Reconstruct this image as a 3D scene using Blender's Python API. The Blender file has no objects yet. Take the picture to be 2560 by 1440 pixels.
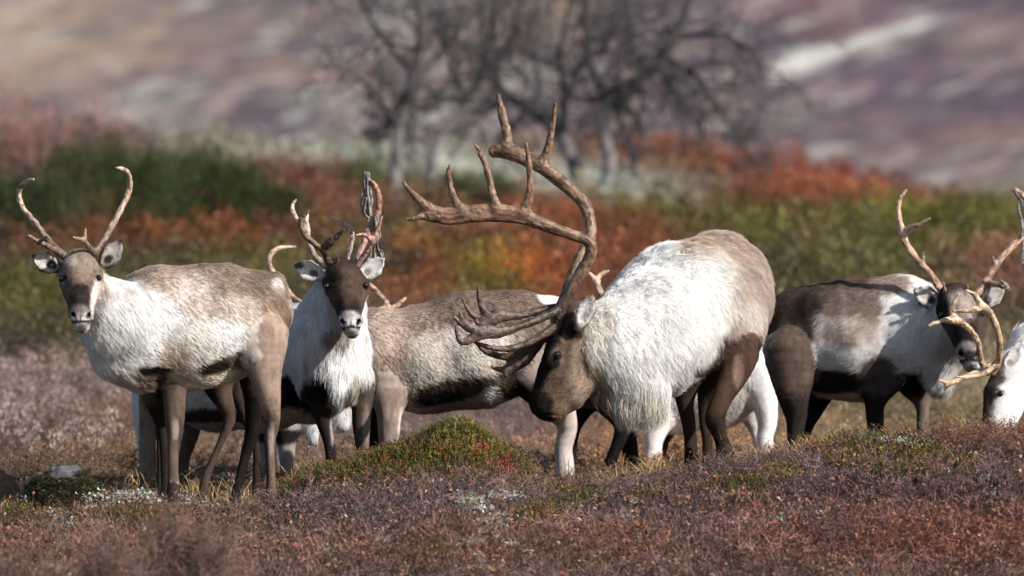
import bpy, math, random
import numpy as np
from mathutils import Vector

# ---------------------------------------------------------------- camera, sky, sun, exposure
S = bpy.context.scene
COL = S.collection
CAM_Y, CAM_Z, FPX = -40.0, 0.93, 23200.0          # FPX: focal length in pixels of the 2560 px wide photograph

cd = bpy.data.cameras.new('camera')
cam = bpy.data.objects.new('camera', cd)
COL.objects.link(cam)
cam.location = (0, CAM_Y, CAM_Z)
cam.rotation_euler = (math.pi / 2, 0, 0)
cd.sensor_width = 36
cd.lens = 36 * FPX / 2560
cd.clip_start, cd.clip_end = 1, 5000
cd.dof.use_dof = True
cd.dof.focus_distance = 40.2
cd.dof.aperture_fstop = (cd.lens / 1000) / 0.084
S.camera = cam

SUN_DIR = Vector((0.74, -0.55, 0.60)).normalized()   # towards the sun
w = bpy.data.worlds.new('World'); S.world = w; w.use_nodes = True
nt = w.node_tree
sky = nt.nodes.new('ShaderNodeTexSky'); sky.sky_type = 'NISHITA'; sky.sun_disc = False
sky.sun_elevation = math.asin(SUN_DIR.z)
sky.sun_rotation = math.atan2(SUN_DIR.x, SUN_DIR.y)
bg = nt.nodes['Background']; bg.inputs[1].default_value = 0.085
nt.links.new(sky.outputs[0], bg.inputs[0])
sd = bpy.data.lights.new('sun', 'SUN'); sd.energy = 4.8; sd.angle = math.radians(0.5); sd.color = (1, .95, .885)
so = bpy.data.objects.new('sun', sd); COL.objects.link(so)
so.rotation_euler = (-SUN_DIR).to_track_quat('-Z', 'Y').to_euler()
S.view_settings.view_transform = 'Standard'; S.view_settings.look = 'None'
S.view_settings.exposure = 0.36; S.view_settings.gamma = 1; S.view_settings.use_curve_mapping = False
S.render.engine = 'CYCLES'
try:
    S.cycles.use_denoising = True
except Exception:
    pass

random.seed(7)
RNG = np.random.default_rng(11)

# ---------------------------------------------------------------- helpers
def P(px, py, y):
    """the point of the place that lies at depth y behind photo pixel (px, py)"""
    d = y - CAM_Y
    return np.array([(px - 1280) / FPX * d, y, CAM_Z - (py - 720) / FPX * d])

def U(x, y): return x / (y - CAM_Y) * FPX + 1280
def PYX(z, y): return 720 - (z - CAM_Z) / (y - CAM_Y) * FPX

_TAB = np.random.default_rng(5).random(65536).astype(np.float32)
def vnoise(p, seed=0):
    p = np.asarray(p, dtype=np.float32)
    i = np.floor(p).astype(np.int64); f = p - i
    f = f * f * (3 - 2 * f)
    r = 0
    for a in (0, 1):
        for b in (0, 1):
            for c in (0, 1):
                h = ((i[:, 0] + a) * 73856093 ^ (i[:, 1] + b) * 19349663 ^ (i[:, 2] + c) * 83492791 ^ seed * 2654435) & 65535
                wgt = (f[:, 0] if a else 1 - f[:, 0]) * (f[:, 1] if b else 1 - f[:, 1]) * (f[:, 2] if c else 1 - f[:, 2])
                r = r + _TAB[h] * wgt
    return r
def fbm(p, seed=0, o=4):
    s = 0; a = .5
    for k in range(o):
        s = s + a * vnoise(np.asarray(p) * 2 ** k, seed + k); a *= .5
    return s / (1 - .5 ** o)

def tag(o, label=None, cat=None, group=None, kind=None):
    if label: o['label'] = label
    if cat: o['category'] = cat
    if group: o['group'] = group
    if kind: o['kind'] = kind
    return o

def link(name, data, parent=None):
    o = bpy.data.objects.new(name, data); COL.objects.link(o)
    if parent: o.parent = parent
    return o

def mesh(name, V, F, mat=None, col=None, smooth=True):
    """a mesh datablock from numpy arrays; F is (n,3) or (n,4)"""
    V = np.asarray(V, dtype=np.float32); F = np.asarray(F, dtype=np.int32)
    me = bpy.data.meshes.new(name)
    me.vertices.add(len(V)); me.vertices.foreach_set('co', V.ravel())
    k = F.shape[1]
    me.loops.add(F.size); me.loops.foreach_set('vertex_index', F.ravel())
    me.polygons.add(len(F)); me.polygons.foreach_set('loop_start', np.arange(len(F), dtype=np.int32) * k)
    if smooth: me.polygons.foreach_set('use_smooth', np.ones(len(F), dtype=bool))
    me.update(calc_edges=True)
    if col is not None:
        a = me.attributes.new('tint', 'FLOAT_COLOR', 'POINT')
        c = np.ones((len(V), 4), dtype=np.float32); c[:, :3] = col
        a.data.foreach_set('color', c.ravel())
    if mat: me.materials.append(mat)
    return me

def empty(name, loc):
    o = bpy.data.objects.new(name, None); COL.objects.link(o); o.location = loc; o.empty_display_size = .2
    return o

def catmull(pts, n=6):
    """smooth polyline through rows of any width"""
    p = np.asarray(pts, dtype=float)
    if len(p) < 3: return p
    q = np.vstack([2 * p[0] - p[1], p, 2 * p[-1] - p[-2]])
    out = []
    for i in range(1, len(q) - 2):
        for t in np.linspace(0, 1, n, endpoint=False):
            a, b, c, d = q[i - 1], q[i], q[i + 1], q[i + 2]
            out.append(.5 * (2 * b + (c - a) * t + (2 * a - 5 * b + 4 * c - d) * t * t + (3 * b - a - 3 * c + d) * t ** 3))
    out.append(p[-1])
    return np.array(out)

def tubes(chains, sides=6):
    """chains: list of (n,4) arrays x,y,z,r -> one V,F (quads)"""
    VV, FF, off = [], [], 0
    ang = np.arange(sides) * 2 * math.pi / sides
    for c in chains:
        p, r = c[:, :3], c[:, 3]
        t = np.gradient(p, axis=0); t /= np.linalg.norm(t, axis=1)[:, None] + 1e-9
        ref = np.array([.31, .9, .2]); u = np.cross(t, ref); u /= np.linalg.norm(u, axis=1)[:, None] + 1e-9
        v = np.cross(t, u)
        ring = p[:, None] + r[:, None, None] * (np.cos(ang)[None, :, None] * u[:, None] + np.sin(ang)[None, :, None] * v[:, None])
        n = len(p); VV.append(ring.reshape(-1, 3))
        i = np.arange(n - 1)[:, None] * sides; j = np.arange(sides)[None]; j2 = (j + 1) % sides
        FF.append(np.stack([i + j, i + j2, i + sides + j2, i + sides + j], -1).reshape(-1, 4) + off)
        off += n * sides
    return np.vstack(VV), np.vstack(FF)

# ---------------------------------------------------------------- materials
def material(name, color=(.5, .5, .5), rough=.8, spec=.25, tint=False, noise=None, bump=None, stretch=None, trans=0):
    m = bpy.data.materials.new(name); m.use_nodes = True
    n = m.node_tree; b = n.nodes['Principled BSDF']
    b.inputs['Roughness'].default_value = rough
    b.inputs['Specular IOR Level'].default_value = spec
    src = None
    if tint:
        a = n.nodes.new('ShaderNodeAttribute'); a.attribute_name = 'tint'; src = a.outputs['Color']
    else:
        c = n.nodes.new('ShaderNodeRGB'); c.outputs[0].default_value = (*color, 1); src = c.outputs[0]
    co = n.nodes.new('ShaderNodeTexCoord').outputs['Object']
    if stretch:
        mp = n.nodes.new('ShaderNodeMapping'); mp.inputs['Scale'].default_value = stretch
        n.links.new(co, mp.inputs[0]); co = mp.outputs[0]
    if noise:
        t = n.nodes.new('ShaderNodeTexNoise'); t.inputs['Scale'].default_value = noise[0]; t.inputs['Detail'].default_value = 5
        n.links.new(co, t.inputs['Vector'])
        r = n.nodes.new('ShaderNodeMapRange'); r.inputs['From Min'].default_value = .3; r.inputs['From Max'].default_value = .7
        r.inputs['To Min'].default_value = 1 - noise[1]; r.inputs['To Max'].default_value = 1 + noise[1]
        n.links.new(t.outputs['Fac'], r.inputs[0])
        x = n.nodes.new('ShaderNodeVectorMath'); x.operation = 'SCALE'
        n.links.new(src, x.inputs[0]); n.links.new(r.outputs[0], x.inputs['Scale']); src = x.outputs[0]
    n.links.new(src, b.inputs['Base Color'])
    if bump:
        t = n.nodes.new('ShaderNodeTexNoise'); t.inputs['Scale'].default_value = bump[0]; t.inputs['Detail'].default_value = 4
        n.links.new(co, t.inputs['Vector'])
        u = n.nodes.new('ShaderNodeBump'); u.inputs['Strength'].default_value = bump[1]; u.inputs['Distance'].default_value = bump[2]
        n.links.new(t.outputs['Fac'], u.inputs['Height']); n.links.new(u.outputs[0], b.inputs['Normal'])
    return m

M = {}
M['coat'] = material('reindeer_coat', tint=True, rough=.9, spec=.06, noise=(60, .12))
M['fur'] = material('reindeer_fur', tint=True, rough=.7, spec=.1)
M['antler'] = material('antler_bone', tint=True, rough=.5, spec=.4, noise=(60, .2), bump=(90, .4, .003), stretch=(1, 1, 1))
M['eye'] = material('eye_dark', (.012, .009, .008), rough=.06, spec=.6)
M['velvet'] = material('shed_velvet', (.24, .21, .20), rough=.9, spec=.1, noise=(60, .5))
M['ground'] = material('heath_soil', tint=True, rough=.95, spec=.1, noise=(14, .5), bump=(30, .6, .02))
M['hill'] = material('fell_heath', tint=True, rough=.95, spec=.05, noise=(.35, .25))
M['heather'] = material('heather_twigs', tint=True, rough=.75, spec=.25)
M['leaf'] = material('small_leaves', tint=True, rough=.5, spec=.35)
M['grass'] = material('dry_grass', tint=True, rough=.6, spec=.3)
M['bark'] = material('birch_bark', tint=True, rough=.85, spec=.2, noise=(5, .35), bump=(18, .6, .02))
M['rock'] = material('lichened_rock', (.10, .098, .105), rough=.9, noise=(16, .6), bump=(25, .8, .02))
M['lichen'] = material('pale_lichen', tint=True, rough=.9, spec=.1, noise=(50, .25))

# ---------------------------------------------------------------- smooth solids: distance field -> one continuous mesh
def seg_dist(X, a, b, ra, rb):
    """distance to a tapered limb with an elliptic section; ra=(ra0,ra1) across, rb=(rb0,rb1) in depth"""
    d = b - a; L2 = float(d @ d) + 1e-12
    q = X - a
    t = np.clip((q @ d.astype(np.float32)) / L2, 0, 1)
    q = q - t[..., None] * d.astype(np.float32)
    ax = d / math.sqrt(L2)
    v = np.array([0, 1., 0]) - ax[1] * ax
    if np.linalg.norm(v) < .25: v = np.array([1., 0, 0]) - ax[0] * ax
    v /= np.linalg.norm(v); u = np.cross(ax, v)
    A = ra[0] + (ra[1] - ra[0]) * t; B = rb[0] + (rb[1] - rb[0]) * t; C = np.minimum(A, B)
    e0, e1, e2 = (q @ u.astype(np.float32)) / A, (q @ v.astype(np.float32)) / B, (q @ ax.astype(np.float32)) / C
    k0 = np.sqrt(e0 * e0 + e1 * e1 + e2 * e2)
    k1 = np.sqrt((e0 / A) ** 2 + (e1 / B) ** 2 + (e2 / C) ** 2)
    return np.where(k0 > 1e-4, k0 * (k0 - 1) / (k1 + 1e-6), -C)

def smin(a, b, k):
    h = np.clip(.5 + .5 * (a - b) / k, 0, 1)
    return a + (b - a) * h - k * h * (1 - h)

class Solid:
    def __init__(s, y0, h, fine=False):
        s.y0, s.h, s.prims, s.carves, s.fine = y0, h, [], [], fine
    def conv(s, j):
        sc = (s.y0 + j[2] - CAM_Y) / FPX
        return P(j[0], j[1], s.y0 + j[2]), j[3] * sc, (j[4] if len(j) > 4 else j[3]) * sc
    def chain(s, g, k, js, smooth=0):
        """g: group number, k: blending radius in m, js: joints (px, py, depth, radius px[, depth radius px])"""
        limb = g in (4, 5, 6, 7)
        if g in (0, 1): js = [(*t[:3], *[r - 5 if r > 40 else r for r in t[3:]]) for t in js]
        if limb: js = [js[0]] + [(*t[:3], *[max(9, r - 3.5) for r in t[3:]]) for t in js[1:]]
        if smooth or (limb and len(js) > 2):
            smooth = smooth or 5
            js = [tuple(r) for r in catmull([tuple(j) + ((j[3],) if len(j) < 5 else ()) for j in js], smooth)]
        c = [s.conv(j) for j in js]
        if len(c) == 1: c = [c[0], (c[0][0] + np.array([1e-4, 0, 0]), c[0][1], c[0][2])]
        kin = (k, k, .008, .005, .0008, .0008, .0008, .0008, k)[g] if not s.fine else .0006
        s.prims.append((g, k, kin, [(a, b, (r0, r1), (q0, q1)) for (a, r0, q0), (b, r1, q1) in zip(c[:-1], c[1:])]))
    def carve(s, px, py, dy, rx, ry, rd):
        sc = (s.y0 + dy - CAM_Y) / FPX
        s.carves.append((P(px, py, s.y0 + dy), np.array([rx * sc, rd * sc, ry * sc])))
    def build(s):
        h = s.h
        segs = [q for pr in s.prims for q in pr[3]]
        lo = np.min([np.minimum(q[0] - max(q[2][0], q[3][0]), q[1] - max(q[2][1], q[3][1])) for q in segs], 0) - 4 * h
        hi = np.max([np.maximum(q[0] + max(q[2][0], q[3][0]), q[1] + max(q[2][1], q[3][1])) for q in segs], 0) + 4 * h
        n = np.ceil((hi - lo) / h).astype(int) + 1
        f = np.full(n, 1., np.float32); g = np.zeros(n, np.int8)
        axs = [(lo[i] + h * np.arange(n[i])).astype(np.float32) for i in range(3)]
        def box(l, u):
            i0 = np.maximum(np.floor((l - lo) / h).astype(int), 0)
            i1 = np.minimum(np.ceil((u - lo) / h).astype(int) + 1, n)
            return i0, i1
        for (gid, k, kin, sg) in s.prims:
            pad = 2.5 * h + k
            bl = [box(np.minimum(a, b) - max(*ra, *rb) - pad, np.maximum(a, b) + max(*ra, *rb) + pad) for a, b, ra, rb in sg]
            c0 = np.min([x[0] for x in bl], 0); c1 = np.max([x[1] for x in bl], 0)
            fc = np.full(c1 - c0, 1., np.float32)
            for (a, b, ra, rb), (i0, i1) in zip(sg, bl):
                X = np.stack(np.meshgrid(*[axs[i][i0[i]:i1[i]] for i in range(3)], indexing='ij'), -1)
                d = seg_dist(X, a.astype(np.float32), b, ra, rb).astype(np.float32)
                sl = tuple(slice(i0[i] - c0[i], i1[i] - c0[i]) for i in range(3))
                fc[sl] = smin(fc[sl], d, kin)
            sl = tuple(slice(c0[i], c1[i]) for i in range(3))
            g[sl] = np.where(fc < f[sl], gid, g[sl])
            f[sl] = smin(f[sl], fc, k)
        for c, r in s.carves:
            i0 = np.maximum(np.floor((c - r - 3 * h - lo) / h).astype(int), 0)
            i1 = np.minimum(np.ceil((c + r + 3 * h - lo) / h).astype(int) + 1, n)
            sl = tuple(slice(i0[i], i1[i]) for i in range(3))
            X = np.stack(np.meshgrid(*[axs[i][sl[i]] for i in range(3)], indexing='ij'), -1)
            e = (X - c.astype(np.float32)) / r.astype(np.float32)
            k0 = np.sqrt((e ** 2).sum(-1)); d = (k0 - 1) * float(r.min())
            f[sl] = np.maximum(f[sl], -d.astype(np.float32))
        V, F = surface_nets(f)
        ci = np.clip(np.round(V).astype(int), 0, n - 1)
        gid = g[ci[:, 0], ci[:, 1], ci[:, 2]]
        if not s.fine: V = relax(V, F, 3)
        return V * h + lo, F, gid

def relax(V, F, it):
    """average every value with its neighbours"""
    e = np.vstack([F[:, [0, 1]], F[:, [1, 2]], F[:, [2, 3]], F[:, [3, 0]]])
    n = np.bincount(e[:, 0], minlength=len(V)) + np.bincount(e[:, 1], minlength=len(V))
    for _ in range(it):
        A = np.stack([np.bincount(e[:, 0], V[e[:, 1], c], len(V)) + np.bincount(e[:, 1], V[e[:, 0], c], len(V)) for c in range(V.shape[1])], 1)
        V = .5 * V + .5 * A / np.maximum(n, 1)[:, None]
    return V

def surface_nets(f):
    neg = f < 0
    nx, ny, nz = f.shape
    cnt = np.zeros((nx - 1, ny - 1, nz - 1), np.int8)
    for a in (0, 1):
        for b in (0, 1):
            for c in (0, 1):
                cnt += neg[a:nx - 1 + a, b:ny - 1 + b, c:nz - 1 + c]
    act = (cnt > 0) & (cnt < 8)
    idx = np.argwhere(act)
    vid = np.full(act.shape, -1, np.int32); vid[act] = np.arange(len(idx))
    cor = [(a, b, c) for a in (0, 1) for b in (0, 1) for c in (0, 1)]
    val = np.stack([f[idx[:, 0] + a, idx[:, 1] + b, idx[:, 2] + c] for a, b, c in cor], 1)
    s = np.zeros((len(idx), 3)); m = np.zeros(len(idx))
    for i in range(8):
        for j in range(i + 1, 8):
            ci, cj = np.array(cor[i]), np.array(cor[j])
            if np.abs(ci - cj).sum() != 1: continue
            x = (val[:, i] < 0) != (val[:, j] < 0)
            t = np.where(x, val[:, i] / (val[:, i] - val[:, j] + 1e-12), 0)
            s += np.where(x[:, None], ci + t[:, None] * (cj - ci), 0); m += x
    V = idx + s / m[:, None]
    F = []
    for ax in range(3):
        sl0 = [slice(None)] * 3; sl1 = [slice(None)] * 3
        sl0[ax] = slice(0, -1); sl1[ax] = slice(1, None)
        a, b = neg[tuple(sl0)], neg[tuple(sl1)]
        e = np.argwhere(a != b)
        o1, o2 = (ax + 1) % 3, (ax + 2) % 3
        e = e[(e[:, o1] > 0) & (e[:, o2] > 0) & (e[:, o1] < f.shape[o1] - 1) & (e[:, o2] < f.shape[o2] - 1)]
        fl = a[e[:, 0], e[:, 1], e[:, 2]]
        q = []
        for d1, d2 in ((1, 1), (0, 1), (0, 0), (1, 0)):
            c = e.copy(); c[:, o1] -= d1; c[:, o2] -= d2
            q.append(vid[c[:, 0], c[:, 1], c[:, 2]])
        q = np.stack(q, 1)
        q[~fl] = q[~fl][:, ::-1]
        F.append(q)
    return V, np.vstack(F)

def vnormals(V, F):
    n = np.cross(V[F[:, 2]] - V[F[:, 0]], V[F[:, 3]] - V[F[:, 1]])
    N = np.zeros_like(V)
    for k in range(4): np.add.at(N, F[:, k], n)
    return N / (np.linalg.norm(N, axis=1)[:, None] + 1e-12), np.linalg.norm(n, axis=1) / 2

def sstep(x): x = np.clip(x, 0, 1); return x * x * (3 - 2 * x)

def paint(V, gid, W, base, strokes, seed=0):
    """coat pattern: soft-edged patches of fur colour, some of them painted light and shade, laid over one another"""
    C = np.empty((len(V), 3), np.float32); C[:] = base
    u, v = U(V[:, 0], V[:, 1]), PYX(V[:, 2], V[:, 1])
    wob = (fbm(V * 14, seed) - .5) * .34 + (vnoise(V * 70, seed + 9) - .5) * .3 + (vnoise(V * np.array([160, 160, 60]), seed + 8) - .5) * .2
    for st in strokes:
        (px, py, rx, ry, col, edge) = st[:6]
        gs = st[6] if len(st) > 6 else None
        ang = math.radians(st[7]) if len(st) > 7 else 0
        a, b = u - px, v - py
        if ang: a, b = a * math.cos(ang) + b * math.sin(ang), -a * math.sin(ang) + b * math.cos(ang)
        r = np.sqrt((a / rx) ** 2 + (b / ry) ** 2) + wob * min(1, edge * 2)
        edge = edge * .75; k = sstep((1 - r) / edge + .5)
        if gs is not None: k = k * sstep((W[:, list(gs)].sum(1) - .5) * 1.1 + .5)
        C += (np.array(col, np.float32) - C) * k[:, None]
    lum = C.mean(1)[:, None]
    C = C * (.62 + .38 * sstep((lum - .13) / .34))
    st = fbm(V * np.array([55, 55, 16]), seed + 3, 3)[:, None]; bl = fbm(V * 9, seed + 5, 3)[:, None]
    C = C * (1 + (.9 * (st - .5) + .45 * (bl - .5)) * (1 - .75 * sstep((lum - .3) / .4)))
    C = C * (1 + (np.array((1.05, .985, .955)) - 1) * (1 - sstep((lum - .35) / .3)))
    return np.clip(C, 0, .86)

# ---------------------------------------------------------------- reindeer
WHITE, CREAM, BEIGE, GREY = (.80, .79, .78), (.66, .60, .53), (.36, .285, .235), (.43, .39, .37)
BROWN, DARK, BLACK, LEG = (.15, .105, .08), (.055, .04, .034), (.022, .018, .017), (.23, .175, .145)
TORSO, NECK, HEAD, EAR, FL, FR, HL, HR, MANE = range(9)
LEGS = (FL, FR, HL, HR)

def fur(parent, V, F, gid, C, flow, length, count, base, width=.0013, seed=1, lift=.4, tuft=.22):
    N, area = vnormals(V, F)
    dens = np.array([1.0 if g in (TORSO, NECK, MANE) else 1.5 for g in range(9)])
    wgt = area * dens[gid[F[:, 0]]]
    rng = np.random.default_rng(seed)
    fi = rng.choice(len(F), count, p=wgt / wgt.sum())
    a, b = rng.random(count)[:, None], rng.random(count)[:, None]
    q = F[fi]
    mix = lambda A: (A[q[:, 0]] * (1 - a) + A[q[:, 1]] * a) * (1 - b) + (A[q[:, 3]] * (1 - a) + A[q[:, 2]] * a) * b
    p, n, c = mix(V), mix(N), mix(C)
    n /= np.linalg.norm(n, axis=1)[:, None] + 1e-9
    g = gid[q[:, 0]]
    fl = np.array(flow, float)[g]
    L = np.array(length, float)[g]
    # tufts: neighbouring strands lean together
    cl = np.stack([vnoise(p * 24, seed + 1), vnoise(p * 24, seed + 2), vnoise(p * 24, seed + 3)], 1) - .5
    cl += .5 * (np.stack([vnoise(p * 110, seed + 4), vnoise(p * 110, seed + 5), vnoise(p * 110, seed + 6)], 1) - .5)
    fl = fl + cl * tuft
    t = fl - (fl * n).sum(1)[:, None] * n
    t /= np.linalg.norm(t, axis=1)[:, None] + 1e-9
    L = L * rng.uniform(.55, 1.15, count)
    lf = lift * rng.uniform(.5, 1.3, count)
    d1 = t * .8 + n * (lf * 1.5)[:, None]; d1 /= np.linalg.norm(d1, axis=1)[:, None]
    d2 = t + n * (lf * .25)[:, None] + np.array([0, 0, -.22]); d2 /= np.linalg.norm(d2, axis=1)[:, None]
    p0 = p - n * .002
    p1 = p0 + d1 * (L * .4)[:, None]; p2 = p1 + (d1 * .4 + d2 * .6) * (L * .35)[:, None]; p3 = p2 + d2 * (L * .35)[:, None]
    pts = np.stack([p0, p1, p2, p3], 1).reshape(-1, 3) - base
    hc = bpy.data.hair_curves.new('fur')
    hc.add_curves([4] * count)
    hc.attributes['position'].data.foreach_set('vector', pts.astype(np.float32).ravel())
    ra = hc.attributes.get('radius') or hc.attributes.new('radius', 'FLOAT', 'POINT')
    ra.data.foreach_set('value', (np.tile([1, .9, .65, .15], count) * width / 2).astype(np.float32))
    cc = np.ones((count, 4), np.float32)
    cc[:, :3] = np.clip(c * (rng.uniform(.78, 1.16, count) * (1 + .35 * cl[:, 0]))[:, None], 0, .9)
    at = hc.attributes.new('tint', 'FLOAT_COLOR', 'CURVE'); at.data.foreach_set('color', cc.ravel())
    hc.materials.append(M['fur'])
    return link('fur', hc, parent)

def antler(parent, y0, chains, base, root, tip=(.42, .30, .22), dark=(.13, .085, .06), h=.0032, k=.012, name='antler'):
    h = min(h, .0034)
    s = Solid(y0, h, True)
    for c in chains: s.chain(0, k, c, smooth=4)
    V, F, _ = s.build()
    rp = P(root[0], root[1], y0 + root[2])
    d = np.linalg.norm(V - rp, axis=1)
    t = sstep((d - .02) / .35)[:, None]
    best = np.full(len(V), 9.); T = np.zeros_like(V); R = np.zeros(len(V))
    for pr in s.prims:
        for a_, b_, ra_, _ in pr[3]:
            dd = b_ - a_; q = np.clip(((V - a_) @ dd) / (dd @ dd + 1e-12), 0, 1); e = np.linalg.norm(V - a_ - q[:, None] * dd, axis=1)
            e = e - ra_[0]; m = e < best; best[m] = e[m]; R[m] = ra_[0]; T[m] = dd / (np.linalg.norm(dd) + 1e-9)
    gr = V - .9 * (V * T).sum(1)[:, None] * T
    n = (.6 * fbm(gr * 130, 3, 3) + .4 * fbm(V * 22, 4))[:, None]
    C = np.array(dark) * (1 - t) + np.array(tip) * t
    C = C * (.4 + 1.25 * sstep((n - .3) / .4))
    k = (sstep((.0095 - R) / .006) * t[:, 0])[:, None] * .45
    C = C * (1 - k) + np.array((.40, .32, .27)) * (.6 + .6 * n) * k
    N, _ = vnormals(V, F)
    V = V + N * ((fbm(gr * 95, 12, 2) - .5) * .0052 + (fbm(V * 30, 13, 2) - .5) * .006)[:, None]
    return link(name, mesh(name, V - base, F, M['antler'], C), parent)

def eyeball(parent, pos, r, base):
    rr = np.linspace(0, math.pi, 9); aa = np.arange(14) * 2 * math.pi / 14
    V = np.array([[math.sin(t) * math.cos(a), math.sin(t) * math.sin(a), math.cos(t)] for t in rr for a in aa]) * r + pos - base
    F = np.array([[i * 14 + j, (i + 1) * 14 + j, (i + 1) * 14 + (j + 1) % 14, i * 14 + (j + 1) % 14] for i in range(8) for j in range(14)])
    return link('eye', mesh('eye', V, F, M['eye']), parent)

def reindeer(label, y0, chains, strokes, base_col, foot, flow, length, count=50000, h=.0075, carves=(), eyes=(),
             antlers=(), width=.0013, seed=1, lift=.22, tuft=.13, group='reindeer of the herd'):
    fx, fy, fd = foot
    base = P(fx, fy, y0 + fd)
    root = tag(empty('reindeer', base), label, 'reindeer', group)
    s = Solid(y0, h)
    for c in chains: s.chain(*c)
    for c in carves: s.carve(*c)
    V, F, gid = s.build()
    W = relax(np.eye(9)[gid], F, 22)
    C = paint(V, gid, W, base_col, strokes, seed)
    N, _ = vnormals(V, F)
    soft = np.where(np.isin(gid, (TORSO, NECK, MANE)), .034, .006)
    V = V + N * (soft * (fbm(V * 6.5, seed + 2, 3) - .5))[:, None]
    link('body', mesh('body', V - base, F, M['coat'], C), root)
    if count: count = int(count * (1.45 if count > 30000 else 1.2)); fur(root, V, F, gid, C, flow, length, count, base, width, seed, lift, tuft)
    for (px, py, dy, r) in eyes:
        eyeball(root, P(px, py, y0 + dy), r * (y0 + dy - CAM_Y) / FPX, base)
    for a in antlers:
        antler(root, y0, a['c'], base, a['root'], **{k: v for k, v in a.items() if k not in ('c', 'root')})
    return root, base
# ---------------------------------------------------------------- lie of the land
RU = [-1500, -300, 0, 80, 240, 400, 560, 640, 700, 800, 900, 1000, 1100, 1300, 1340, 1500, 1700, 1900, 2100, 2300, 2450, 2560, 2900, 4200]
RP = [1330, 1265, 1255, 1235, 1222, 1225, 1248, 1238, 1220, 1172, 1135, 1112, 1110, 1135, 1165, 1185, 1155, 1115, 1092, 1066, 1040, 1034, 1030, 1060]
VEG = 60
MY = [3, 6, 10, 15, 20, 25, 30, 36, 42, 50, 56, 62, 80, 110]
MP = [1195, 1135, 1055, 935, 805, 695, 600, 530, 470, 405, 365, 385, 560, 760]
CU = [-1500, 0, 600, 1500, 1720, 1900, 2100, 2250, 2400, 2560, 4200]
CP = [340, 355, 352, 366, 378, 402, 440, 482, 512, 512, 540]

def ridge(u): return np.interp(u, RU, RP)
def ground_py(u, y):
    R = ridge(u) + VEG
    s = np.clip((y + 3.6) / 3.3, 0, 1)
    near = 1500 + (R - 1500) * (s ** .9) + np.maximum(-3.6 - y, 0) * 130
    m3 = np.interp(u, [1500, 2100, 2560], [0, -45, -75])
    k = sstep((y - 25) / 31)
    mid = np.interp(y, MY, MP) + m3 * np.clip(1 - (y - 3) / 6, 0, 1) + (np.interp(u, CU, CP) - 365) * k
    t = sstep((y + .3) / 3.3)
    return np.where(y < -.3, near, R + (mid - R) * t) if np.ndim(y) or np.ndim(u) else float(near if y < -.3 else R + (mid - R) * t)

MOUNDS = [(-.19, -.55, .19, .20, .175), (-.42, -.5, .24, .2, .085), (.02, -.45, .12, .14, .07)]    # x, y, radii, height of the mossy hummock
def ground_z(x, y):
    x = np.asarray(x, float); y = np.asarray(y, float)
    u = U(x, y)
    z = CAM_Z - (ground_py(u, y) - 720) / FPX * (y - CAM_Y)
    for mx, my, rx, ry, h in MOUNDS:
        z = z + h * np.exp(-((x - mx) / rx) ** 2 - ((y - my) / ry) ** 2)
    q = np.stack([x * 3.1, y * 3.1, 0 * x], -1).reshape(-1, 3)
    n = (fbm(q, 77, 3) - .5).reshape(x.shape)
    return z + n * np.where(y < 3, .045 + .05 * sstep((-.5 - y) / .8), .14)

def blend(u, p, spots, base):
    """ground-cover colours: species patches mixed by nearness"""
    c = np.zeros((len(u), 3)); wsum = np.full(len(u), .05); c += np.array(base) * .05
    for su, sp, ru, rp, col, k in spots:
        g = k * np.exp(-((u - su) / ru) ** 2 - ((p - sp) / rp) ** 2)
        c += g[:, None] * np.array(col); wsum += g
    return c / wsum[:, None]

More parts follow.
